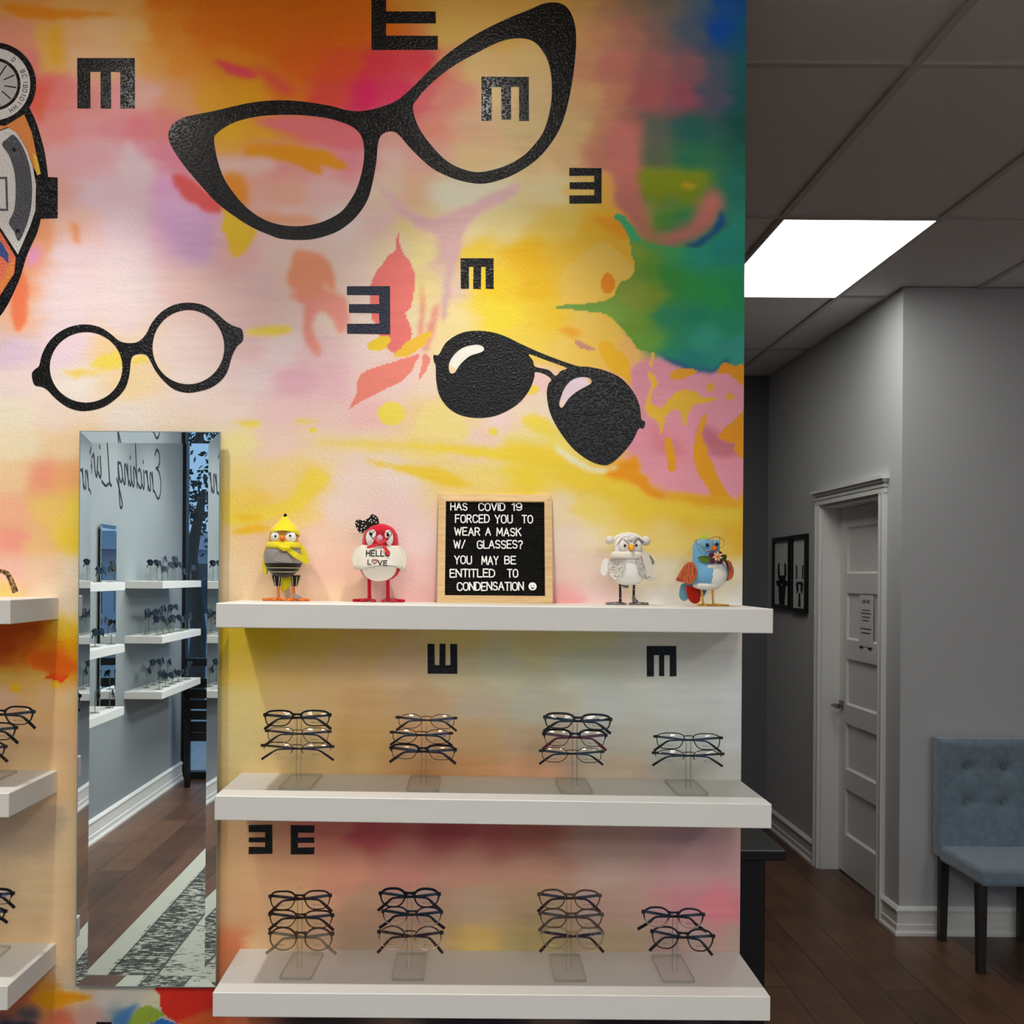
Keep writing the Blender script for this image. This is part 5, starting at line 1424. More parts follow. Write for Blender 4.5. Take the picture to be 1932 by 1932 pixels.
# --- white owl-like bird with ear muffs
b = Bird('ear_muff_bird', 'white toy bird with ear muffs, scarf and speckled vest', 1184, 1139.5, 2.39, ZT(P(1184, 1140, 2.39).x))
b.mk(MB().loft(b.rows([(1102, 6), (1101, 14), (1097, 23), (1091, 29.5), (1084, 32), (1074, 32), (1062, 30.5), (1050, 28.5), (1040, 27.5), (1030, 26.5), (1022, 25), (1014, 21), (1009, 14), (1006.5, 5)], 1184.5, .88), 36), 'body', F['white'])
b.ball('crown_patch', F['knit'], 1186.5, 1017, (22, 22, 9.5), -2.5)
for px, py, rx in ((1173.5, 1027, 11), (1197, 1026.5, 10)):
    b.ball('face_patch', F['white'], px, py, (rx, 6, 12.5), -20)
b.ball('eye', F['bead'], 1174.5, 1028.4, (2.4, 1.8, 2.8), -26.4); b.ball('eye', F['bead'], 1196, 1027.6, (2.4, 1.8, 2.8), -26.4)
b.mk(MB().tube([b.q(1186.5, 1031, -23), b.q(1186.5, 1032.5, -28), b.q(1187, 1036, -34)], [6 * b.k, 5.4 * b.k, 2.2 * b.k], 14), 'beak', F['ybeak'])
b.tube('brow', F['tweed'], [(1160, 1027, -23), (1169, 1014.5, -24), (1176, 1018, -26), (1183, 1026, -27)], .8, seg=6)
b.tube('brow', F['tweed'], [(1191, 1024, -27), (1196, 1016, -25), (1199.5, 1014, -24), (1209, 1022, -22)], [1.6, 2, 2, 2.6], seg=6)
b.tube('headband', F['white'], [(1156, 1020, 0), (1162, 1011, 0), (1172, 1006.5, 0), (1186, 1004.8, 0), (1198, 1007, 0), (1207, 1012, 0), (1213, 1019, 0)], 2.4)
b.ball('ear_muff', F['fleece'], 1149.5, 1017.5, (8.6, 8.6, 8.2), -2); b.ball('ear_muff', F['fleece'], 1217, 1018.5, (9.2, 9.2, 9.4), -2)
b.mk(MB().loft(b.rows([(1052, 29), (1053, 31.5), (1049, 33), (1043, 32.5), (1039, 30), (1039, 27.5)], 1183.5, .94), 32, 0, False), 'scarf', F['ivory'])
b.slab('scarf_tail', F['ivory'], [(1206, 1041), (1217, 1040), (1226, 1060), (1231, 1082), (1222, 1086), (1213, 1070), (1208, 1054)], -27, -23, bend=lambda u, v: max(0, u - 1208) * .5)
for (u, v) in ((1221, 1089), (1226, 1090), (1231, 1087)):
    b.ball('pompom', F['fleece'], u, v, 3.6, -14)
for pts, sg in (([(1147, 1055), (1156, 1053.5), (1174, 1055), (1173, 1066), (1169, 1078), (1165, 1089), (1154, 1091), (1148, 1080), (1145.5, 1066)], -1), ([(1197, 1056), (1206, 1053), (1210, 1066), (1217, 1084), (1218, 1092), (1208, 1086), (1200, 1076)], 1)):
    def vb(u, v):
        rx = 33.5; return 30 * (1 - math.sqrt(max(0.02, 1 - ((u - 1184.5) / (rx + 4)) ** 2)))
    b.slab('vest_side', F['knit'], pts, -32.5, -27, bend=vb)
b.slab('wing', F['white'], [(1144, 1052), (1137, 1058), (1133, 1072), (1134, 1082), (1141, 1084), (1146, 1072), (1147, 1060)], -6, 8)
b.slab('wing', F['tweed'], [(1219, 1044), (1226, 1046), (1233, 1056), (1234, 1060), (1228, 1064), (1222, 1056)], -4, 8)
b.slab('tail', F['tweed'], [(1172, 1101), (1188, 1101), (1186, 1108), (1178, 1107)], 10, 14, smooth=0)
b.tube('leg', F['stripes'], [(1169.5, 1098, 0), (1170, 1115, 0), (1170.2, 1134, 0)], [2.4, 2.3, 2.8]); b.tube('leg', F['stripes'], [(1196, 1098, 0), (1195.6, 1112, 0), (1195.3, 1126, 0)], 2.3)
b.tube('ankle_cuff', F['tweed'], [(1195, 1123, 0), (1196, 1129, -2), (1200, 1134, -5)], [3, 4.2, 4.6])
b.foot(F['tweed'], 1170.3, 1139.5, [(1144, -4), (1157, -15), (1178, -14)], 2.9); b.foot(F['tweed'], 1196, 1139.5, [(1186, -14), (1206, -16), (1221, -5)], 2.9)

# --- blue bird with gold glasses
b = Bird('blue_spectacled_bird', 'sky blue toy bird with round gold glasses and flower collar', 1334, 1143, 2.37, ZT(P(1334, 1143, 2.37).x))
b.mk(MB().loft(b.rows([(1110.5, 8, 1334), (1108, 18, 1334), (1103, 27, 1335), (1096, 33.5, 1336), (1088, 36.5, 1337), (1078, 36, 1337), (1068, 33, 1336), (1058, 29, 1334), (1050, 26.5, 1332), (1042, 25.5, 1331), (1033, 25.5, 1331), (1026, 24, 1331), (1020, 19, 1330.5), (1017, 11, 1330)], 1334, .86), 36), 'body', F['blue'])
b.ball('belly', F['fleece'], 1347, 1085, (20, 14, 23), -19, seg=24); b.ball('belly', F['fleece'], 1332, 1104, (27, 22, 8.5), -6, seg=24)
b.ball('chest_fluff', F['fleece'], 1340, 1069, (14, 8, 6), -24)
for (px, py, r, d) in ((1326, 1028.5, 9, -18), (1346.5, 1026, 8, -15)):
    b.ball('eyeball', F['blue'], px, py, (r, 6, r), d)
b.ball('eye', F['bead'], 1328.5, 1028.8, (3.7, 2.2, 3.7), -23.2); b.ball('eye', F['bead'], 1347, 1027, (3.2, 2.2, 3.5), -20.2)
gl = b.tube('round_glasses', F['gold'], [(1325.5 + 12.2 * math.cos(t), 1029.5 + 10.2 * math.sin(t), -29) for t in [2 * PI * k / 32 for k in range(32)]], .62, closed=True, seg=6)
b.tube('glasses_rim', F['gold'], [(1349 + 10.6 * math.cos(t) + 1.4 * math.sin(t), 1023.5 + 10 * math.sin(t), -27) for t in [2 * PI * k / 32 for k in range(32)]], .62, gl, closed=True, seg=6)
b.tube('glasses_temple', F['gold'], [(1313.5, 1029, -29), (1309, 1025, -18), (1309.5, 1019, -6), (1316, 1018, 4), (1326, 1017.5, 14)], .6, gl, seg=6)
b.tube('glasses_temple', F['gold'], [(1351, 1021, -27), (1352.5, 1013, -20), (1345, 1012.5, -8), (1334, 1017, 4)], .6, gl, seg=6)
b.tube('glasses_bridge', F['gold'], [(1336.5, 1026, -29), (1337.5, 1025, -30), (1338.5, 1024.5, -28)], .6, gl, seg=6)
b.mk(MB().tube([b.q(1342, 1034.5, -22), b.q(1342, 1035.5, -27), b.q(1337, 1038, -33)], [6 * b.k, 4.6 * b.k, 1.2 * b.k], 10), 'beak', F['beak'])
for k, (dx, h) in enumerate(((-9, 8), (-5.5, 12), (-2, 13), (1.5, 12), (5, 12.5), (8, 8))):
    b.mk(MB().tube([b.q(1327 + dx * .35, 1018, 0), b.q(1327 + dx * .7, 1018 - h * .55, -2), b.q(1327 + dx, 1018 - h, -1)], [1.7 * b.k, 1.6 * b.k, .3 * b.k], 6), 'crest_feather', F['lime'])
b.slab('leaf', F['leaf'], [(1311, 1051.5), (1321, 1049), (1331, 1050), (1336, 1057), (1330, 1062), (1319, 1060), (1315, 1056)], -31, -29, bend=lambda u, v: max(0, 1328 - u) * .55)
b.slab('leaf', F['dleaf'], [(1352, 1048), (1359, 1046), (1365, 1047), (1364, 1056), (1356, 1059), (1350, 1055)], -29, -27, bend=lambda u, v: max(0, u - 1354) * .6)
for (u, v, r) in ((1335.5, 1047.5, 6), (1337, 1058, 5.5), (1350.5, 1060.5, 4.5), (1350, 1044, 4.5)):
    b.slab('plum_petal', F['plum'], [(u + r * math.cos(t), v + r * .85 * math.sin(t)) for t in [2 * PI * k / 10 for k in range(10)]], -33, -31)
for k in range(7):
    a = 2 * PI * k / 7 + .3
    c = (1345.5, 1050)
    n_ = (-math.sin(a), math.cos(a)); d_ = (math.cos(a), math.sin(a))
    b.slab('peach_petal', F['petal'], [(c[0] + d_[0] * 2, c[1] + d_[1] * 2), (c[0] + d_[0] * 6 + n_[0] * 2, c[1] + d_[1] * 6 + n_[1] * 2), (c[0] + d_[0] * 9, c[1] + d_[1] * 9), (c[0] + d_[0] * 6 - n_[0] * 2, c[1] + d_[1] * 6 - n_[1] * 2)], -36, -34.6)
b.ball('flower_centre', F['beak'], 1345.5, 1050, 2.6, -36)
b.slab('wing', F['grain'], [(1274, 1094), (1277, 1087), (1285, 1073), (1291, 1064), (1299, 1060), (1305, 1064), (1310, 1076), (1309, 1088), (1304, 1096), (1297, 1102), (1287, 1098.5), (1279, 1097)], -24, -12, bend=lambda u, v: (1310 - u) * .25)
b.slab('wing', F['grain'], [(1366, 1056), (1374, 1059), (1379, 1070), (1380.5, 1080), (1377, 1090), (1369, 1094), (1372, 1076), (1370, 1064)], -16, 4)
b.slab('tail', F['teal'], [(1289, 1102), (1286, 1110), (1284.5, 1118), (1285, 1126), (1289, 1132), (1295, 1134), (1304, 1128), (1318, 1122), (1329, 1126), (1334, 1119), (1335, 1112), (1320, 1104), (1300, 1100)], 14, 18, bend=lambda u, v: 0)
b.slab('tail_feather', F['rust'], [(1297, 1104), (1310, 1108), (1321, 1110), (1323, 1128), (1321, 1135), (1314, 1139), (1306, 1136), (1300, 1128), (1296.5, 1116)], 8, 11)
for cx, tx in ((1322, 1326.5), (1343.5, 1345.5)):
    b.tube('leg', F['tan'], [(cx, 1106, 0), (cx + (tx - cx) * .6, 1122, 0), (tx, 1139, 0)], [1.9, 1.9, 2.1])
b.foot(F['tan'], 1326.5, 1143, [(1314, -8), (1329, -16), (1350, -14)], 2.1); b.foot(F['tan'], 1345.5, 1143, [(1338, -12), (1354, -15), (1373, -6)], 2.1)
# ------------------------------------------------------------------ eyewear
LENS = dict(
 rect=[(-.99, .30), (-.90, .75), (-.50, .97), (.1, 1), (.65, .9), (.96, .6), (1, .15), (.93, -.5), (.74, -.9), (.2, -1), (-.3, -.98), (-.62, -.78), (-.82, -.35)],
 soft=[(-.98, .25), (-.86, .72), (-.45, .98), (.1, 1), (.65, .92), (.97, .55), (.99, .05), (.86, -.55), (.52, -.93), (0, -1), (-.48, -.9), (-.8, -.45)],
 panto=[(-.98, .2), (-.83, .68), (-.42, .97), (.1, 1), (.62, .86), (.95, .45), (.97, -.05), (.78, -.6), (.4, -.93), (0, -1), (-.42, -.92), (-.8, -.5)],
 round=[(math.cos(t), math.sin(t)) for t in [2 * PI * k / 14 for k in range(14)]],
 oval=[(-.99, .1), (-.86, .6), (-.45, .95), (.1, 1), (.6, .82), (.93, .4), (.98, -.1), (.86, -.6), (.5, -.95), (0, -1), (-.4, -.95), (-.72, -.65), (-.92, -.3)])

def col(n, c, r=.22, metal=0.0, **k):
    return mat('frame_' + n, c, r, metal, .38, **k)
FM = dict(black=col('black', (12, 11, 12)), matt=col('matt_black', (14, 13, 14), .45), brown=col('dark_brown', (46, 26, 18)), tort=col('tortoise', (38, 22, 12), var=((160, 160, 160), (104, 62, 24), .52, .64)),
          gun=col('gunmetal', (58, 52, 46), .3, .7), bronze=col('bronze', (50, 34, 25), .35, .5), dkmetal=col('black_metal', (18, 16, 16), .35, .4), wine=col('wine_red', (92, 18, 24)), smoke=col('smoky_brown', (82, 66, 50)),
          olive=col('dark_olive', (30, 30, 22)), silver=col('silver', (200, 196, 190), .2, 1.0), tortlight=col('amber_tortoise', (70, 44, 16), var=((120, 120, 120), (176, 138, 78), .46, .6)))
FM['clear'] = clear_mat('frame_crystal', (236, 230, 214), 1.45, .06, 1.3, body=((176, 160, 132), .3))
FM['fade'] = ramp_mat('frame_fading_black', 2, [(-.012, (150, 134, 120)), (-.002, (12, 11, 12))])
FM['round_brown'] = ramp_mat('frame_brown_fade', 2, [(-.020, (120, 104, 80)), (-.006, (70, 40, 22))])
FM['cleartemple'] = clear_mat('temple_crystal', (214, 208, 190), 1.45, .06, 1.2, body=((150, 142, 122), .45))

def glasses(name, label, W, Hh, kind, shape, fm, tm, bridge=.018, rim=.0030, prints=True, sticker=False, folded=True, group=None, lens='lens', cat='eyeglasses', tips=.0):
    """pair of glasses, front facing -y, origin at the middle of the front"""
    g = thing(name, label, cat, (0, 0, 0), 0, group)
    fmat, tmat = FM[fm], FM[tm]
    end = .0045 if kind in ('acetate', 'brow') else .0065
    A = (W - bridge) / 2 - end
    cx = bridge / 2 + A / 2
    hz = Hh / 2
    fn = lambda u, v, d: (u, d + 1.0 * u * u, v)
    base = spline([(a, c) for a, c in LENS[shape]], 4)
    def dome(x, z, s):      # each lens bulges forward on its own curve
        e = max(0, 1 - ((x - s * cx) / aw) ** 2 * .8 - (z / ah) ** 2 * .8)
        return x * x - .0002 - e * (aw * aw * .5) / (2 * .10)
    if kind in ('acetate', 'brow'):
        aw, ah = A / 2 - rim * .5, hz - rim * 1.1
    else:
        aw, ah = A / 2, hz - .0008
    inner = [(p.x * aw, p.y * ah) for p in base]
    n = len(inner)
    def offs(t_side, t_top):
        out = []
        for i in range(n):
            ax, ay = inner[i - 1]; bx, by = inner[(i + 1) % n]
            nx, ny = (by - ay), -(bx - ax)
            l = math.hypot(nx, ny) or 1
            nx, ny = nx / l, ny / l
            if nx * inner[i][0] + ny * inner[i][1] < 0: nx, ny = -nx, -ny
            v = inner[i][1] / ah
            t = t_side + (t_top - t_side) * max(0, min(1, (v + .2) / .9))
            out.append((inner[i][0] + nx * t, inner[i][1] + ny * t))
        return out
    fr, lz = MB(), {}
    for s in (1, -1):
        mp = lambda p: (s * (cx + p[0]), p[1])
        lz[s] = [mp(p) for p in inner]
        if kind == 'acetate':
            fr.ring([mp(p) for p in offs(rim * .85, rim * 1.45)], lz[s], fn, -.002, .002)
        elif kind == 'metal':
            fr.tube([fn(p[0], p[1], 0) for p in lz[s]], rim, 6, closed=True)
        else:   # upper rim only (semi), or thick brow over a thin wire (brow)
            up = [i for i in range(n) if inner[i][1] > (-.15 if kind == 'brow' else -.05) * ah or (kind == 'semi' and inner[i][0] < -.6 * aw and inner[i][1] > -.45 * ah)]
            k0 = next(i for i in up if (i - 1) % n not in up)
            seq = []
            i = k0
            while i in up and len(seq) < len(up):
                seq.append(i); i = (i + 1) % n
            if kind == 'semi':
                fr.tube([fn(*mp(inner[i]), 0) for i in seq], rim, 6)
            else:
                of = offs(rim * .6, rim * 1.5)
                poly = [mp(of[i]) for i in seq] + [mp(inner[i]) for i in reversed(seq)]
                fr.prism(poly, [], fn, -.002, .002)
    zt = ah * .62
    xb = bridge / 2 + .0012
    if kind == 'acetate' or (kind == 'brow' and fm != 'tort'):
        t = rim * 1.25
        fr.prism([(-xb - .001, zt + t * .9), (-bridge * .2, zt + t * .55), (bridge * .2, zt + t * .55), (xb + .001, zt + t * .9), (xb, zt - t * 2.4), (bridge * .3, zt - t * .85), (0, zt - t * .5), (-bridge * .3, zt - t * .85), (-xb, zt - t * 2.4)], [], fn, -.0018, .0022)
    else:
        r = max(rim * .9, .0007)
        fr.tube([fn(-xb - .0006, zt, 0), fn(-bridge * .25, zt + .0012, -.0015), fn(bridge * .25, zt + .0012, -.0015), fn(xb + .0006, zt, 0)], r * 1.15, 6)
    ze = ah * .50
    eh = .0042 if kind in ('acetate', 'brow') else .0032
    for s in (1, -1):
        x0, x1 = cx + aw * .93, W / 2
        fr.prism([(s * x0, ze + eh * 1.1), (s * x1, ze + eh * .8), (s * x1, ze - eh * .8), (s * (x0 + .001), ze - eh * .9)], [], fn, -.0016, .0050)
    fr.build('frame_front', fmat, g)
    if kind == 'brow':
        wire = MB()
        for s in (1, -1):
            wire.tube([fn(p[0], p[1], 0) for p in lz[s]], .0008, 6, closed=True)
        wire.build('rim_wire', FM['silver' if fm == 'tort' else 'dkmetal'], g)
    for s in (1, -1):
        lm, K = MB(), 6
        vs_ = [Vector((s * cx, dome(0, 0, s), 0))]
        for k in range(1, K + 1):
            for p in lz[s]:
                x_, z_ = s * cx + (p[0] - s * cx) * k / K, p[1] * k / K
                vs_.append(Vector((x_, dome(x_, z_, s), z_)))
        fs_ = [[0, 1 + i, 1 + (i + 1) % n] for i in range(n)]
        for k in range(K - 1):
            o_ = 1 + k * n
            fs_ += [[o_ + i, o_ + n + i, o_ + n + (i + 1) % n, o_ + (i + 1) % n] for i in range(n)]
        nv = len(vs_)
        lm.add(vs_, fs_, 0, True)
        lm.add([v + Vector((0, .0013, 0)) for v in vs_], [f[::-1] for f in fs_], 0, True)
        lm.build('lens', M[lens], g, fix=False)
    # temples
    for s in (1, -1):
        yb = .0075 if s == 1 else .0125
        hh = .0028 if kind in ('acetate', 'brow') else .0022
        if folded:
            path = [(W / 2 - .002, ze), (W * .25, ze - Hh * .09), (0, ze - Hh * .18), (-W * .2, ze - Hh * .22), (-W * .29, ze - Hh * .28), (-W * .39, ze - Hh * .56), (-W * (.49 + tips), ze - Hh * .88)]
            hw = [hh, hh * 1.0, hh * .8, hh * .7, hh * .75, hh * 1.05, hh * 1.05]
            sp = spline([(a, c, h) for (a, c), h in zip(path, hw)], 4, closed=False)
            up_, dn_ = [], []
            for i, p in enumerate(sp):
                a, c = sp[max(i - 1, 0)], sp[min(i + 1, len(sp) - 1)]
                nx, ny = -(c.y - a.y), c.x - a.x
                l = math.hypot(nx, ny) or 1
                up_.append((s * (p.x + nx / l * p.z), p.y + ny / l * p.z)); dn_.append((s * (p.x - nx / l * p.z), p.y - ny / l * p.z))
            tb = MB()
            f2 = lambda u, v, d: (u, d + .35 * u * u, v)
            tb.ring_open = None
            m_ = len(up_)
            vs = [f2(*q, d) for d in (yb, yb + .0026) for q in up_ + dn_]
            fs = []
            for i in range(m_ - 1):
                for o in (0, 2 * m_):
                    fs.append([o + i, o + i + 1, o + m_ + i + 1, o + m_ + i])
                fs += [[i, i + 1, 2 * m_ + i + 1, 2 * m_ + i], [m_ + i, m_ + i + 1, 3 * m_ + i + 1, 3 * m_ + i]]
            fs += [[0, m_, 3 * m_, 2 * m_], [m_ - 1, 2 * m_ - 1, 4 * m_ - 1, 3 * m_ - 1]]
            tb.add(vs, fs)
            tb.build('temple', tmat, g)
        else:
            x = s * (W / 2 - .0015)
            MB().tube([(x, .003, ze), (x, .04, ze), (x * 1.0, .100, ze), (x * .99, .112, ze - .001), (x * .985, .121, ze - .006), (x * .97, .128, ze - .018), (x * .95, .139, ze - .045)], [.0038, .0034, .0044, .005, .0056, .0058, .0066], 10, flat=((1, 0, 0), .42)).build('temple', tmat, g)
    if kind != 'acetate':
        for s in (1, -1):
            MB().ball((s * (bridge / 2 - .002), .0035, -ah * .12), (.0014, .0022, .0045), 10, 8).build('nose_pad', M['acrylic'], g)
    if prints:
        rr_ = random.Random(label)
        for s in (1, -1):
            pm = MB()
            x0 = s * cx + (-.008 if s < 0 else -.004)
            z0 = -ah * .56
            if s > 0:
                pm.ball((x0 - .002, dome(x0 - .002, z0, s) - .0002, z0), (.0012, .0003, .0011), 8, 6)
            x = x0
            while x < x0 + .012:
                hgt = rr_.uniform(.0006, .0014)
                pm.box((x, dome(x, z0, s) - .0005, z0 - hgt * .5), (x + .0007, dome(x, z0, s) - .0001, z0 + hgt * .5)); x += rr_.uniform(.0011, .0016)
            pm.build('lens_print', M['ink'], g)
    if sticker:
        sk = MB()
        sx, sz = cx + aw * .48, ah * .30
        for r0, r1 in ((.0052, .0038), (.0021, 0)):
            o_ = [(sx + r0 * math.cos(t), sz + r0 * math.sin(t)) for t in [2 * PI * k / 20 for k in range(20)]]
            h_ = [[(sx + r1 * math.cos(t), sz + r1 * math.sin(t)) for t in [2 * PI * k / 20 for k in range(20)]]] if r1 else []
            sk.prism(o_, h_, lambda u, v, d: (u, dome(u, v, 1) + d, v), -.0006, -.0002)
        sk.build('round_sticker', STK, g)
    return g
STK = mat('violet_sticker', (66, 52, 150), .5)

def stand(cx_px, zs, levels, y0, label, tops, rz=0.0, wide=.088):
    """clear display stand: cx_px centre in the frame, levels = heights of the rest bars above the shelf"""
    x = P(cx_px, 1450, y0).x
    o = thing('eyewear_stand', label, 'display stand', (x, y0, zs(x) + .0004), rz, 'clear eyewear stands on the shelves')
    b = MB()
    lo, hi, r = (-.0325, -.034), (.0325, .122), .006
    pl = [(lo[0], lo[1]), (hi[0], lo[1]), (hi[0], hi[1]), (lo[0], hi[1])]
    rp_ = []
    for (cx, cy, a) in ((hi[0] - r, lo[1] + r, -90), (hi[0] - r, hi[1] - r, 0), (lo[0] + r, hi[1] - r, 90), (lo[0] + r, lo[1] + r, 180)):
        rp_ += arc(cx, cy, r, r, a, a + 90, 4)
    b.prism(rp_, [], lambda u, v, d: (u, v, d), 0, .0062, 0, 1)
    b.build('base_plate', [M['acrylic'], M['acrylic_edge']], o)
    p = MB(); p.box((-.0052, -.0005, .0062), (.0052, .018, tops), 0, .0008, 1)
    p.build('post', M['acrylic'], o)
    MB().box((-.0056, .0182, .0062), (-.0042, .020, tops - .02)).box((.0036, .0182, .0062), (.005, .020, tops - .02)).build('post_edge', M['acrylic_edge'], o)
    for k, z in enumerate(levels):
        z, zp, xp = z
        rb_ = MB(); rb_.box((-wide / 2, -.0325, z - .019), (wide / 2, -.0285, z - .0032), 0, .0006, 1) if k == 0 else None
        rb_.box((-wide / 2, -.0325, z - .003), (wide / 2, -.0006, z), 0, .0005, 1) if k == 0 else rb_.box((-.004, -.0305, zp - .0025), (.004, -.0006, zp), 0, .0004, 1)
        rb_.build('rest_bar' if k == 0 else 'nose_peg', M['acrylic'], o)
    return o

YG = 2.283
def place(stack, zs, stand_label, cx_px, y0=2.312, rz=0.0):
    """stack: rows from the top; each (left px, right px, top px, bottom px, tilt degrees, kwargs)"""
    lv, n = [], len(stack)
    xs = P(cx_px, 1450, y0).x
    lean = -5 if zs(0) > 1 else -7     # they lean back on the stand
    z0 = zs(xs)
    for k, (l, r, t, b_, tilt, kw) in enumerate(stack):
        y = YG
        a, c = P((l + r) / 2, t, y), P((l + r) / 2, b_, y)
        W = (r - l) * y / FPX
        g = glasses(W=W, Hh=a.z - c.z, **kw)
        g.location = (a.x, y, (a.z + c.z) / 2)
        g.rotation_euler = (math.radians(lean), math.radians(tilt), 0)
        lv.append((c.z - z0 - .0006, (a.z + c.z) / 2 - z0 + (a.z - c.z) * .28 - (.0042 if lean > -10 else .0054), a.x - xs))
    top = P(cx_px, stack[0][2], YG).z - z0 - .004
    stand(cx_px, zs, lv[::-1], y0, stand_label, top, rz)
gA = 'eyeglasses on the middle shelf'
place([(496, 625, 1340, 1371, -.4, dict(name='eyeglasses', label='thick black rectangular eyeglasses, topmost below the banana hat bird', kind='acetate', shape='rect', fm='black', tm='brown', rim=.0026, group=gA)),
       (499, 625, 1372, 1402, .4, dict(name='eyeglasses', label='thin gunmetal rectangular eyeglasses, second on the stand next to the mirror', kind='metal', shape='rect', fm='gun', tm='brown', rim=.0008, group=gA)),
       (491, 630, 1400, 1430, .5, dict(name='eyeglasses', label='bronze semi-rimless eyeglasses, lowest on the middle stand next to the mirror', kind='semi', shape='oval', fm='bronze', tm='brown', rim=.0009, group=gA))],
      ZM, 'clear stand on the middle shelf next to the mirror', 561, rz=-.03)
place([(746, 863, 1347, 1375, .4, dict(name='eyeglasses', label='thin brown metal eyeglasses with violet sticker, topmost of their stand', kind='metal', shape='oval', fm='bronze', tm='brown', rim=.0008, prints=False, sticker=True, group=gA)),
       (735, 855, 1375.5, 1403, .6, dict(name='eyeglasses', label='brown metal eyeglasses with violet sticker, between two other pairs', kind='metal', shape='oval', fm='bronze', tm='black', rim=.0009, sticker=True, group=gA)),
       (734, 862, 1404, 1435, 1.2, dict(name='eyeglasses', label='black browline eyeglasses, lowest under the two violet stickered pairs', kind='brow', shape='rect', fm='black', tm='brown', rim=.0026, group=gA))],
      ZM, 'clear stand on the middle shelf holding the violet stickered eyeglasses', 799)
place([(1025, 1156, 1346, 1377, 1.6, dict(name='eyeglasses', label='thick black rectangular eyeglasses above the red templed pair', kind='acetate', shape='rect', fm='matt', tm='black', rim=.0032, group=gA)),
       (1023, 1147, 1376, 1410, .8, dict(name='eyeglasses', label='black browline eyeglasses with dark red temples', kind='brow', shape='rect', fm='black', tm='wine', rim=.0026, group=gA)),
       (1017, 1141, 1410, 1439, .5, dict(name='eyeglasses', label='thin gunmetal eyeglasses below the red templed pair', kind='metal', shape='oval', fm='gun', tm='black', rim=.0009, group=gA))],
      ZM, 'clear stand on the middle shelf holding the red templed eyeglasses', 1086)
place([(1234, 1365, 1383, 1414, .8, dict(name='eyeglasses', label='black metal rectangular eyeglasses, upper of two below the tumbling letter', kind='metal', shape='rect', fm='dkmetal', tm='black', rim=.0011, group=gA)),
       (1231, 1368, 1414.5, 1442, .5, dict(name='eyeglasses', label='black semi-rimless eyeglasses, lower of two below the tumbling letter', kind='semi', shape='oval', fm='dkmetal', tm='black', rim=.0010, group=gA))],
      ZM, 'clear stand with two eyeglasses at the hallway end of middle shelf', 1302)
gB = 'eyeglasses on the lowest shelf'
place([(506, 626, 1681, 1717, -1.4, dict(name='eyeglasses', label='dark brown square eyeglasses, topmost on the lowest shelf next to the mirror', kind='acetate', shape='soft', fm='brown', tm='brown', rim=.0024, group=gB)),
       (505, 630, 1717.5, 1751, .4, dict(name='eyeglasses', label='dark tortoiseshell eyeglasses above the round brown clear-templed pair', kind='acetate', shape='soft', fm='tort', tm='brown', rim=.0022, group=gB)),
       (505, 630, 1750, 1794, .4, dict(name='eyeglasses', label='round brown fading eyeglasses with clear temples', kind='acetate', shape='round', fm='round_brown', tm='cleartemple', rim=.0026, group=gB, tips=.04))],
      ZL, 'clear stand on the lowest shelf next to the mirror', 565, rz=-.04)
place([(714, 832, 1676, 1713, .3, dict(name='eyeglasses', label='heavy black eyeglasses, topmost above the silver wire pair', kind='acetate', shape='panto', fm='black', tm='black', rim=.0034, group=gB, tips=.02)),
       (719, 836, 1711, 1747, .5, dict(name='eyeglasses', label='black eyeglasses fading to clear, above the silver wire pair', kind='acetate', shape='panto', fm='fade', tm='black', rim=.0022, group=gB, tips=.04)),
       (711, 837, 1748, 1793, .3, dict(name='eyeglasses', label='brown browline eyeglasses with silver wire rims', kind='brow', shape='round', fm='tort', tm='tort', rim=.0016, group=gB))],
      ZL, 'clear stand on the lowest shelf holding the silver wire eyeglasses', 774)
place([(1014, 1136, 1679, 1716, .6, dict(name='eyeglasses', label='smoky brown round eyeglasses, topmost above the crystal pair', kind='acetate', shape='panto', fm='smoke', tm='brown', rim=.0026, group=gB)),
       (1016, 1140, 1715, 1752, .6, dict(name='eyeglasses', label='smoky brown round eyeglasses directly above the crystal pair', kind='acetate', shape='panto', fm='smoke', tm='smoke', rim=.0024, group=gB)),
       (1018, 1142, 1749, 1791, .4, dict(name='eyeglasses', label='clear beige crystal eyeglasses with dark temples', kind='acetate', shape='panto', fm='clear', tm='tort', rim=.0028, group=gB))],
      ZL, 'clear stand on the lowest shelf holding the crystal eyeglasses', 1077)
place([(1211, 1331, 1713, 1751, 2.2, dict(name='eyeglasses', label='black eyeglasses fading to clear, upper of two on the lowest shelf', kind='acetate', shape='panto', fm='fade', tm='black', rim=.0026, group=gB, tips=.06)),
       (1227, 1350, 1751, 1793, 4.0, dict(name='eyeglasses', label='dark olive round eyeglasses, tilted lower pair of two on lowest shelf', kind='acetate', shape='panto', fm='olive', tm='olive', rim=.0026, group=gB))],
      ZL, 'clear stand with two eyeglasses at the hallway end of lowest shelf', 1279)
gC = 'eyeglasses beside the mirror at the frame edge'
place([(-62, 64, 1332, 1368, .4, dict(name='eyeglasses', label='black square eyeglasses, topmost of three at the frame edge', kind='acetate', shape='soft', fm='black', tm='black', rim=.0026, group=gC)),
       (-92, 31, 1363, 1397, 0, dict(name='eyeglasses', label='black square eyeglasses, second of three at the frame edge', kind='acetate', shape='soft', fm='black', tm='black', rim=.0024, group=gC)),
       (-112, 11, 1399, 1432, 0, dict(name='eyeglasses', label='black eyeglasses, lowest of three at the frame edge', kind='acetate', shape='soft', fm='brown', tm='brown', rim=.0024, group=gC))],
      ZLM, 'clear stand of three eyeglasses beyond the frame edge', -40)
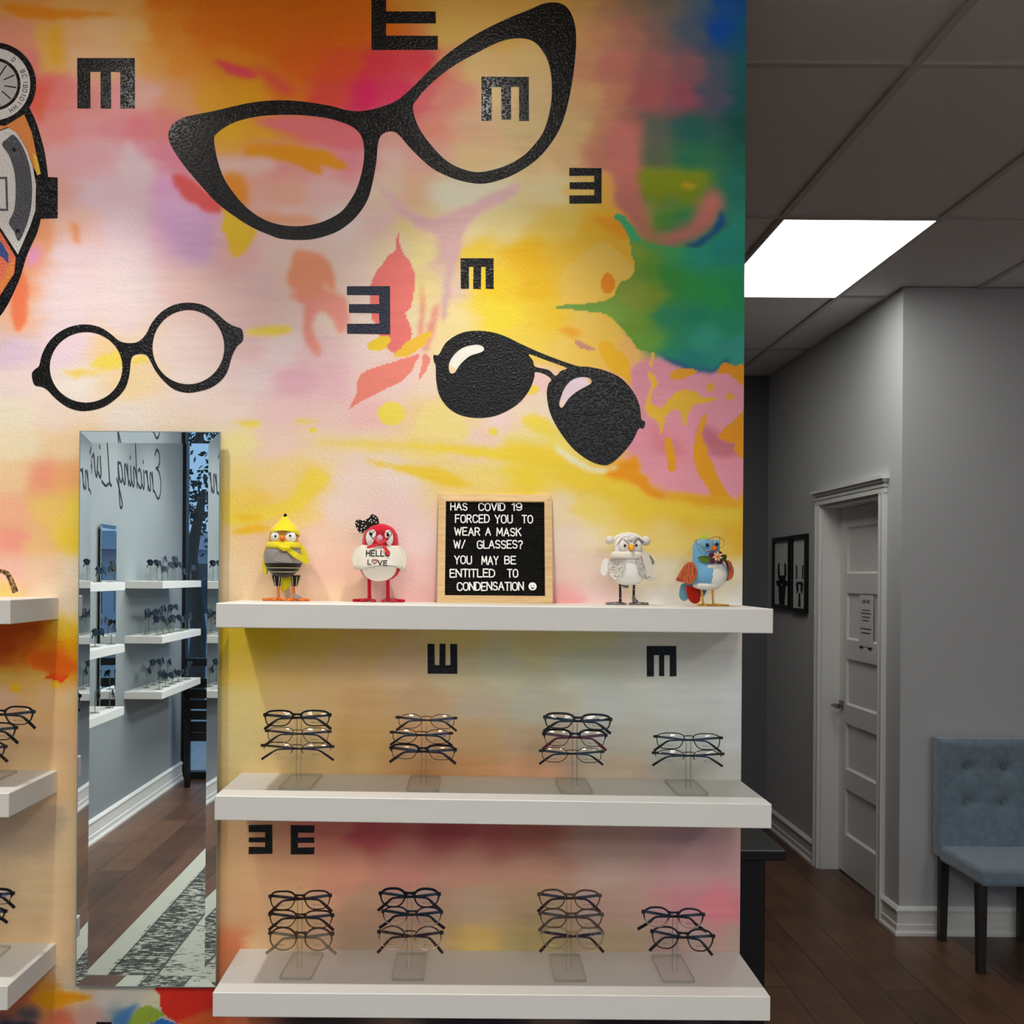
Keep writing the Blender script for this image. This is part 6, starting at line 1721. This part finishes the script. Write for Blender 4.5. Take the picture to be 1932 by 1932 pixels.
place([(-98, 25, 1676, 1708, .5, dict(name='eyeglasses', label='black eyeglasses with violet sticker at the frame edge', kind='brow', shape='rect', fm='black', tm='black', rim=.003, sticker=True, group=gC)),
       (-112, 11, 1712, 1738, 0, dict(name='eyeglasses', label='black eyeglasses below the violet stickered pair at the frame edge', kind='acetate', shape='rect', fm='black', tm='black', rim=.0026, group=gC))],
      ZLL, 'clear stand of two eyeglasses beyond the frame edge', -50)
tg = glasses('eyeglasses', 'tortoiseshell eyeglasses lying on the upper shelf beside the mirror', .142, .040, 'acetate', 'soft', 'tortlight', 'tortlight', rim=.003, prints=False, folded=False)
ttip = P(27, 1121, 2.36)
tg.rotation_euler = (0, math.radians(0), -PI / 2)
tg.location = (ttip.x - .136, 2.36 - .067, ttip.z + .0404)

# ------------------------------------------------------------------ what the mirror shows of the shop: side wall shelves with sunglasses
def side_shelf(y0, y1, z, label):
    o = MB().box((0, -(y1 - y0) / 2, -.05), (.26, (y1 - y0) / 2, 0), 0, .0015, 1).build('floating_shelf', M['shelf'])
    o.location = (WX0, (y0 + y1) / 2, z)
    return tag(o, label, 'shelf', 'white shelves on the side wall in the mirror')
for z, a in ((1.632, 'upper'), (1.256, 'middle'), (.876, 'lowest')):
    side_shelf(-3.88, -2.78, z, a + ' white shelf near the shop window, seen in the mirror')
    side_shelf(-1.94, -.84, z, a + ' white shelf of the closer set, seen in the mirror')
m2 = wall_mirror('slim mirror on the side wall, seen inside the other mirror')
m2.location = (WX0 + .0248, -2.36, .79); m2.rotation_euler = (0, 0, PI / 2)

def clear_post(h):
    o = thing('display_post', 'clear single post holding sunglasses on side wall shelf', 'display stand', (0, 0, 0), 0, 'clear posts on the side wall shelves')
    MB().loft([(0, 0, 0, .026, .026), (0, 0, .004, .026, .026)], 20).build('base', M['acrylic_edge'], o)
    MB().tube([(0, 0, .004), (0, 0, 1.0)], .0045, 8).build('post', M['acrylic_edge'], o)
    return o
SGL = 'dark sunglasses on a clear post, seen in the mirror'
sg = glasses('sunglasses', SGL, .142, .046, 'acetate', 'soft', 'black', 'black', rim=.003, prints=False, group='sunglasses on the side wall shelves', lens='sun_lens', cat='sunglasses')
post0 = None
rs_ = random.Random(21)
first = True
for (z, y0, y1, n) in ((1.632, -3.85, -2.95, 9), (1.256, -3.85, -2.85, 13), (.876, -3.75, -2.9, 9), (1.632, -1.92, -1.2, 6), (1.256, -1.92, -1.2, 6), (.876, -1.92, -1.3, 5)):
    for k in range(n):
        y = y0 + (y1 - y0) * (k + .5) / n + rs_.uniform(-.015, .015)
        x = WX0 + (.075 if k % 2 else .19) + rs_.uniform(-.012, .012)
        h = (.155 if k % 2 else .10) + rs_.uniform(-.02, .03)
        if first:
            post0 = clear_post(1); s_, p_ = sg, post0
            first = False
        else:
            s_, p_ = dup(sg, (0, 0, 0)), dup(post0, (0, 0, 0))
        p_.location = (x, y, z + .0004)
        for c in p_.children:
            if c.name.startswith('post'):
                c.scale = (1, 1, h)
        rz = PI / 2 + rs_.uniform(-.35, .35)
        s_.rotation_euler = (math.radians(-14), 0, rz)
        s_.location = (x + .024 * math.cos(rz - PI / 2), y + .024 * math.sin(rz - PI / 2), z + h - .012)
# script lettering on the side wall
SCRIPT = {
 'E': (.34, [[(.30, .88), (.22, 1.0), (.10, .95), (.07, .78), (.16, .64), (.24, .62), (.10, .56), (.0, .34), (.04, .08), (.16, .0), (.32, .14)]]),
 'n': (.22, [[(.0, .12), (.05, .5)], [(.02, .26), (.10, .46), (.15, .48), (.16, .40), (.13, .18), (.17, .12), (.22, .2)]]),
 'r': (.15, [[(.0, .12), (.05, .5)], [(.03, .3), (.09, .47), (.15, .46)]]),
 'i': (.10, [[(.04, .48), (.01, .2), (.04, .12), (.10, .2)], [(.06, .64), (.066, .67)]]),
 'c': (.17, [[(.15, .44), (.09, .49), (.02, .38), (.0, .22), (.05, .12), (.17, .2)]]),
 'h': (.22, [[(.09, .95), (.0, .12)], [(.02, .28), (.10, .46), (.15, .48), (.16, .40), (.13, .18), (.17, .12), (.22, .2)]]),
 'g': (.22, [[(.17, .46), (.09, .49), (.02, .36), (.01, .2), (.06, .14), (.13, .24), (.18, .48), (.10, -.25), (.04, -.34), (.0, -.28), (.08, -.08), (.22, .18)]]),
 'L': (.34, [[(.20, 1.0), (.12, .5), (.06, .08), (.0, .03), (.08, .06), (.2, .0), (.34, .06)]]),
 'v': (.19, [[(.0, .46), (.03, .14), (.09, .2), (.14, .48), (.19, .44)]]),
 'e': (.17, [[(.01, .28), (.13, .38), (.09, .49), (.02, .4), (.0, .22), (.06, .12), (.17, .2)]]),
 's': (.15, [[(.02, .2), (.11, .5), (.13, .28), (.09, .13), (.0, .14)]])}
wl = bpy.data.objects['wall_left']
yp = -3.66
for ch_ in 'Enriching Lives':
    if ch_ == ' ':
        yp += .10; continue
    wd_, sts = SCRIPT[ch_]
    mbs = MB()
    for st in sts:
        sp = spline([(a, c, 0) for a, c in st], 5, closed=False)
        mbs.stroke([(WX0 + .0006, yp + q.x * .56, 2.25 + q.y * .36) for q in sp], .011, 6, flat=((1, 0, 0), .06))
    mbs.build('script_lettering', M['ink'], wl)
    yp += wd_ * .56 + .012
wn = MB().box((-.10, -.0008, 0), (.10, .0008, .30)).build('paper_notice', M['paper'])
wn.location = (-2.0, YWIN + .052, 1.22)
tag(wn, 'white paper notice at the shop window, seen in the mirror', 'notice')
for k in range(7):
    MB().box((-.07, .0009, .05 + k * .03), (.05 if k % 2 else .07, .0014, .056 + k * .03)).build('text_line', M['ink'], wn)
sb = thing('slatted_bench', 'black slatted bench by the shop window, seen in the mirror', 'bench', (-1.75, YWIN + .35, 0))
for k in range(6):
    MB().box((-.5, -.01, .36 + k * .085), (.5, .012, .43 + k * .085)).build('slat', M['black'], sb)
for x in (-.46, .46):
    MB().box((x - .02, .012, 0), (x + .02, .05, .88)).build('leg', M['black'], sb)
rx0, rx1, ry0, ry1 = -1.60, .10, -2.9, .62
rg = MB().box((rx0, ry0, .0005), (rx1, ry1, .008)).build('rug', rug_mat(rx0, rx1, ry0, ry1))
tag(rg, 'pale faded floral rug on the dark wood floor, seen in the mirror', 'rug')
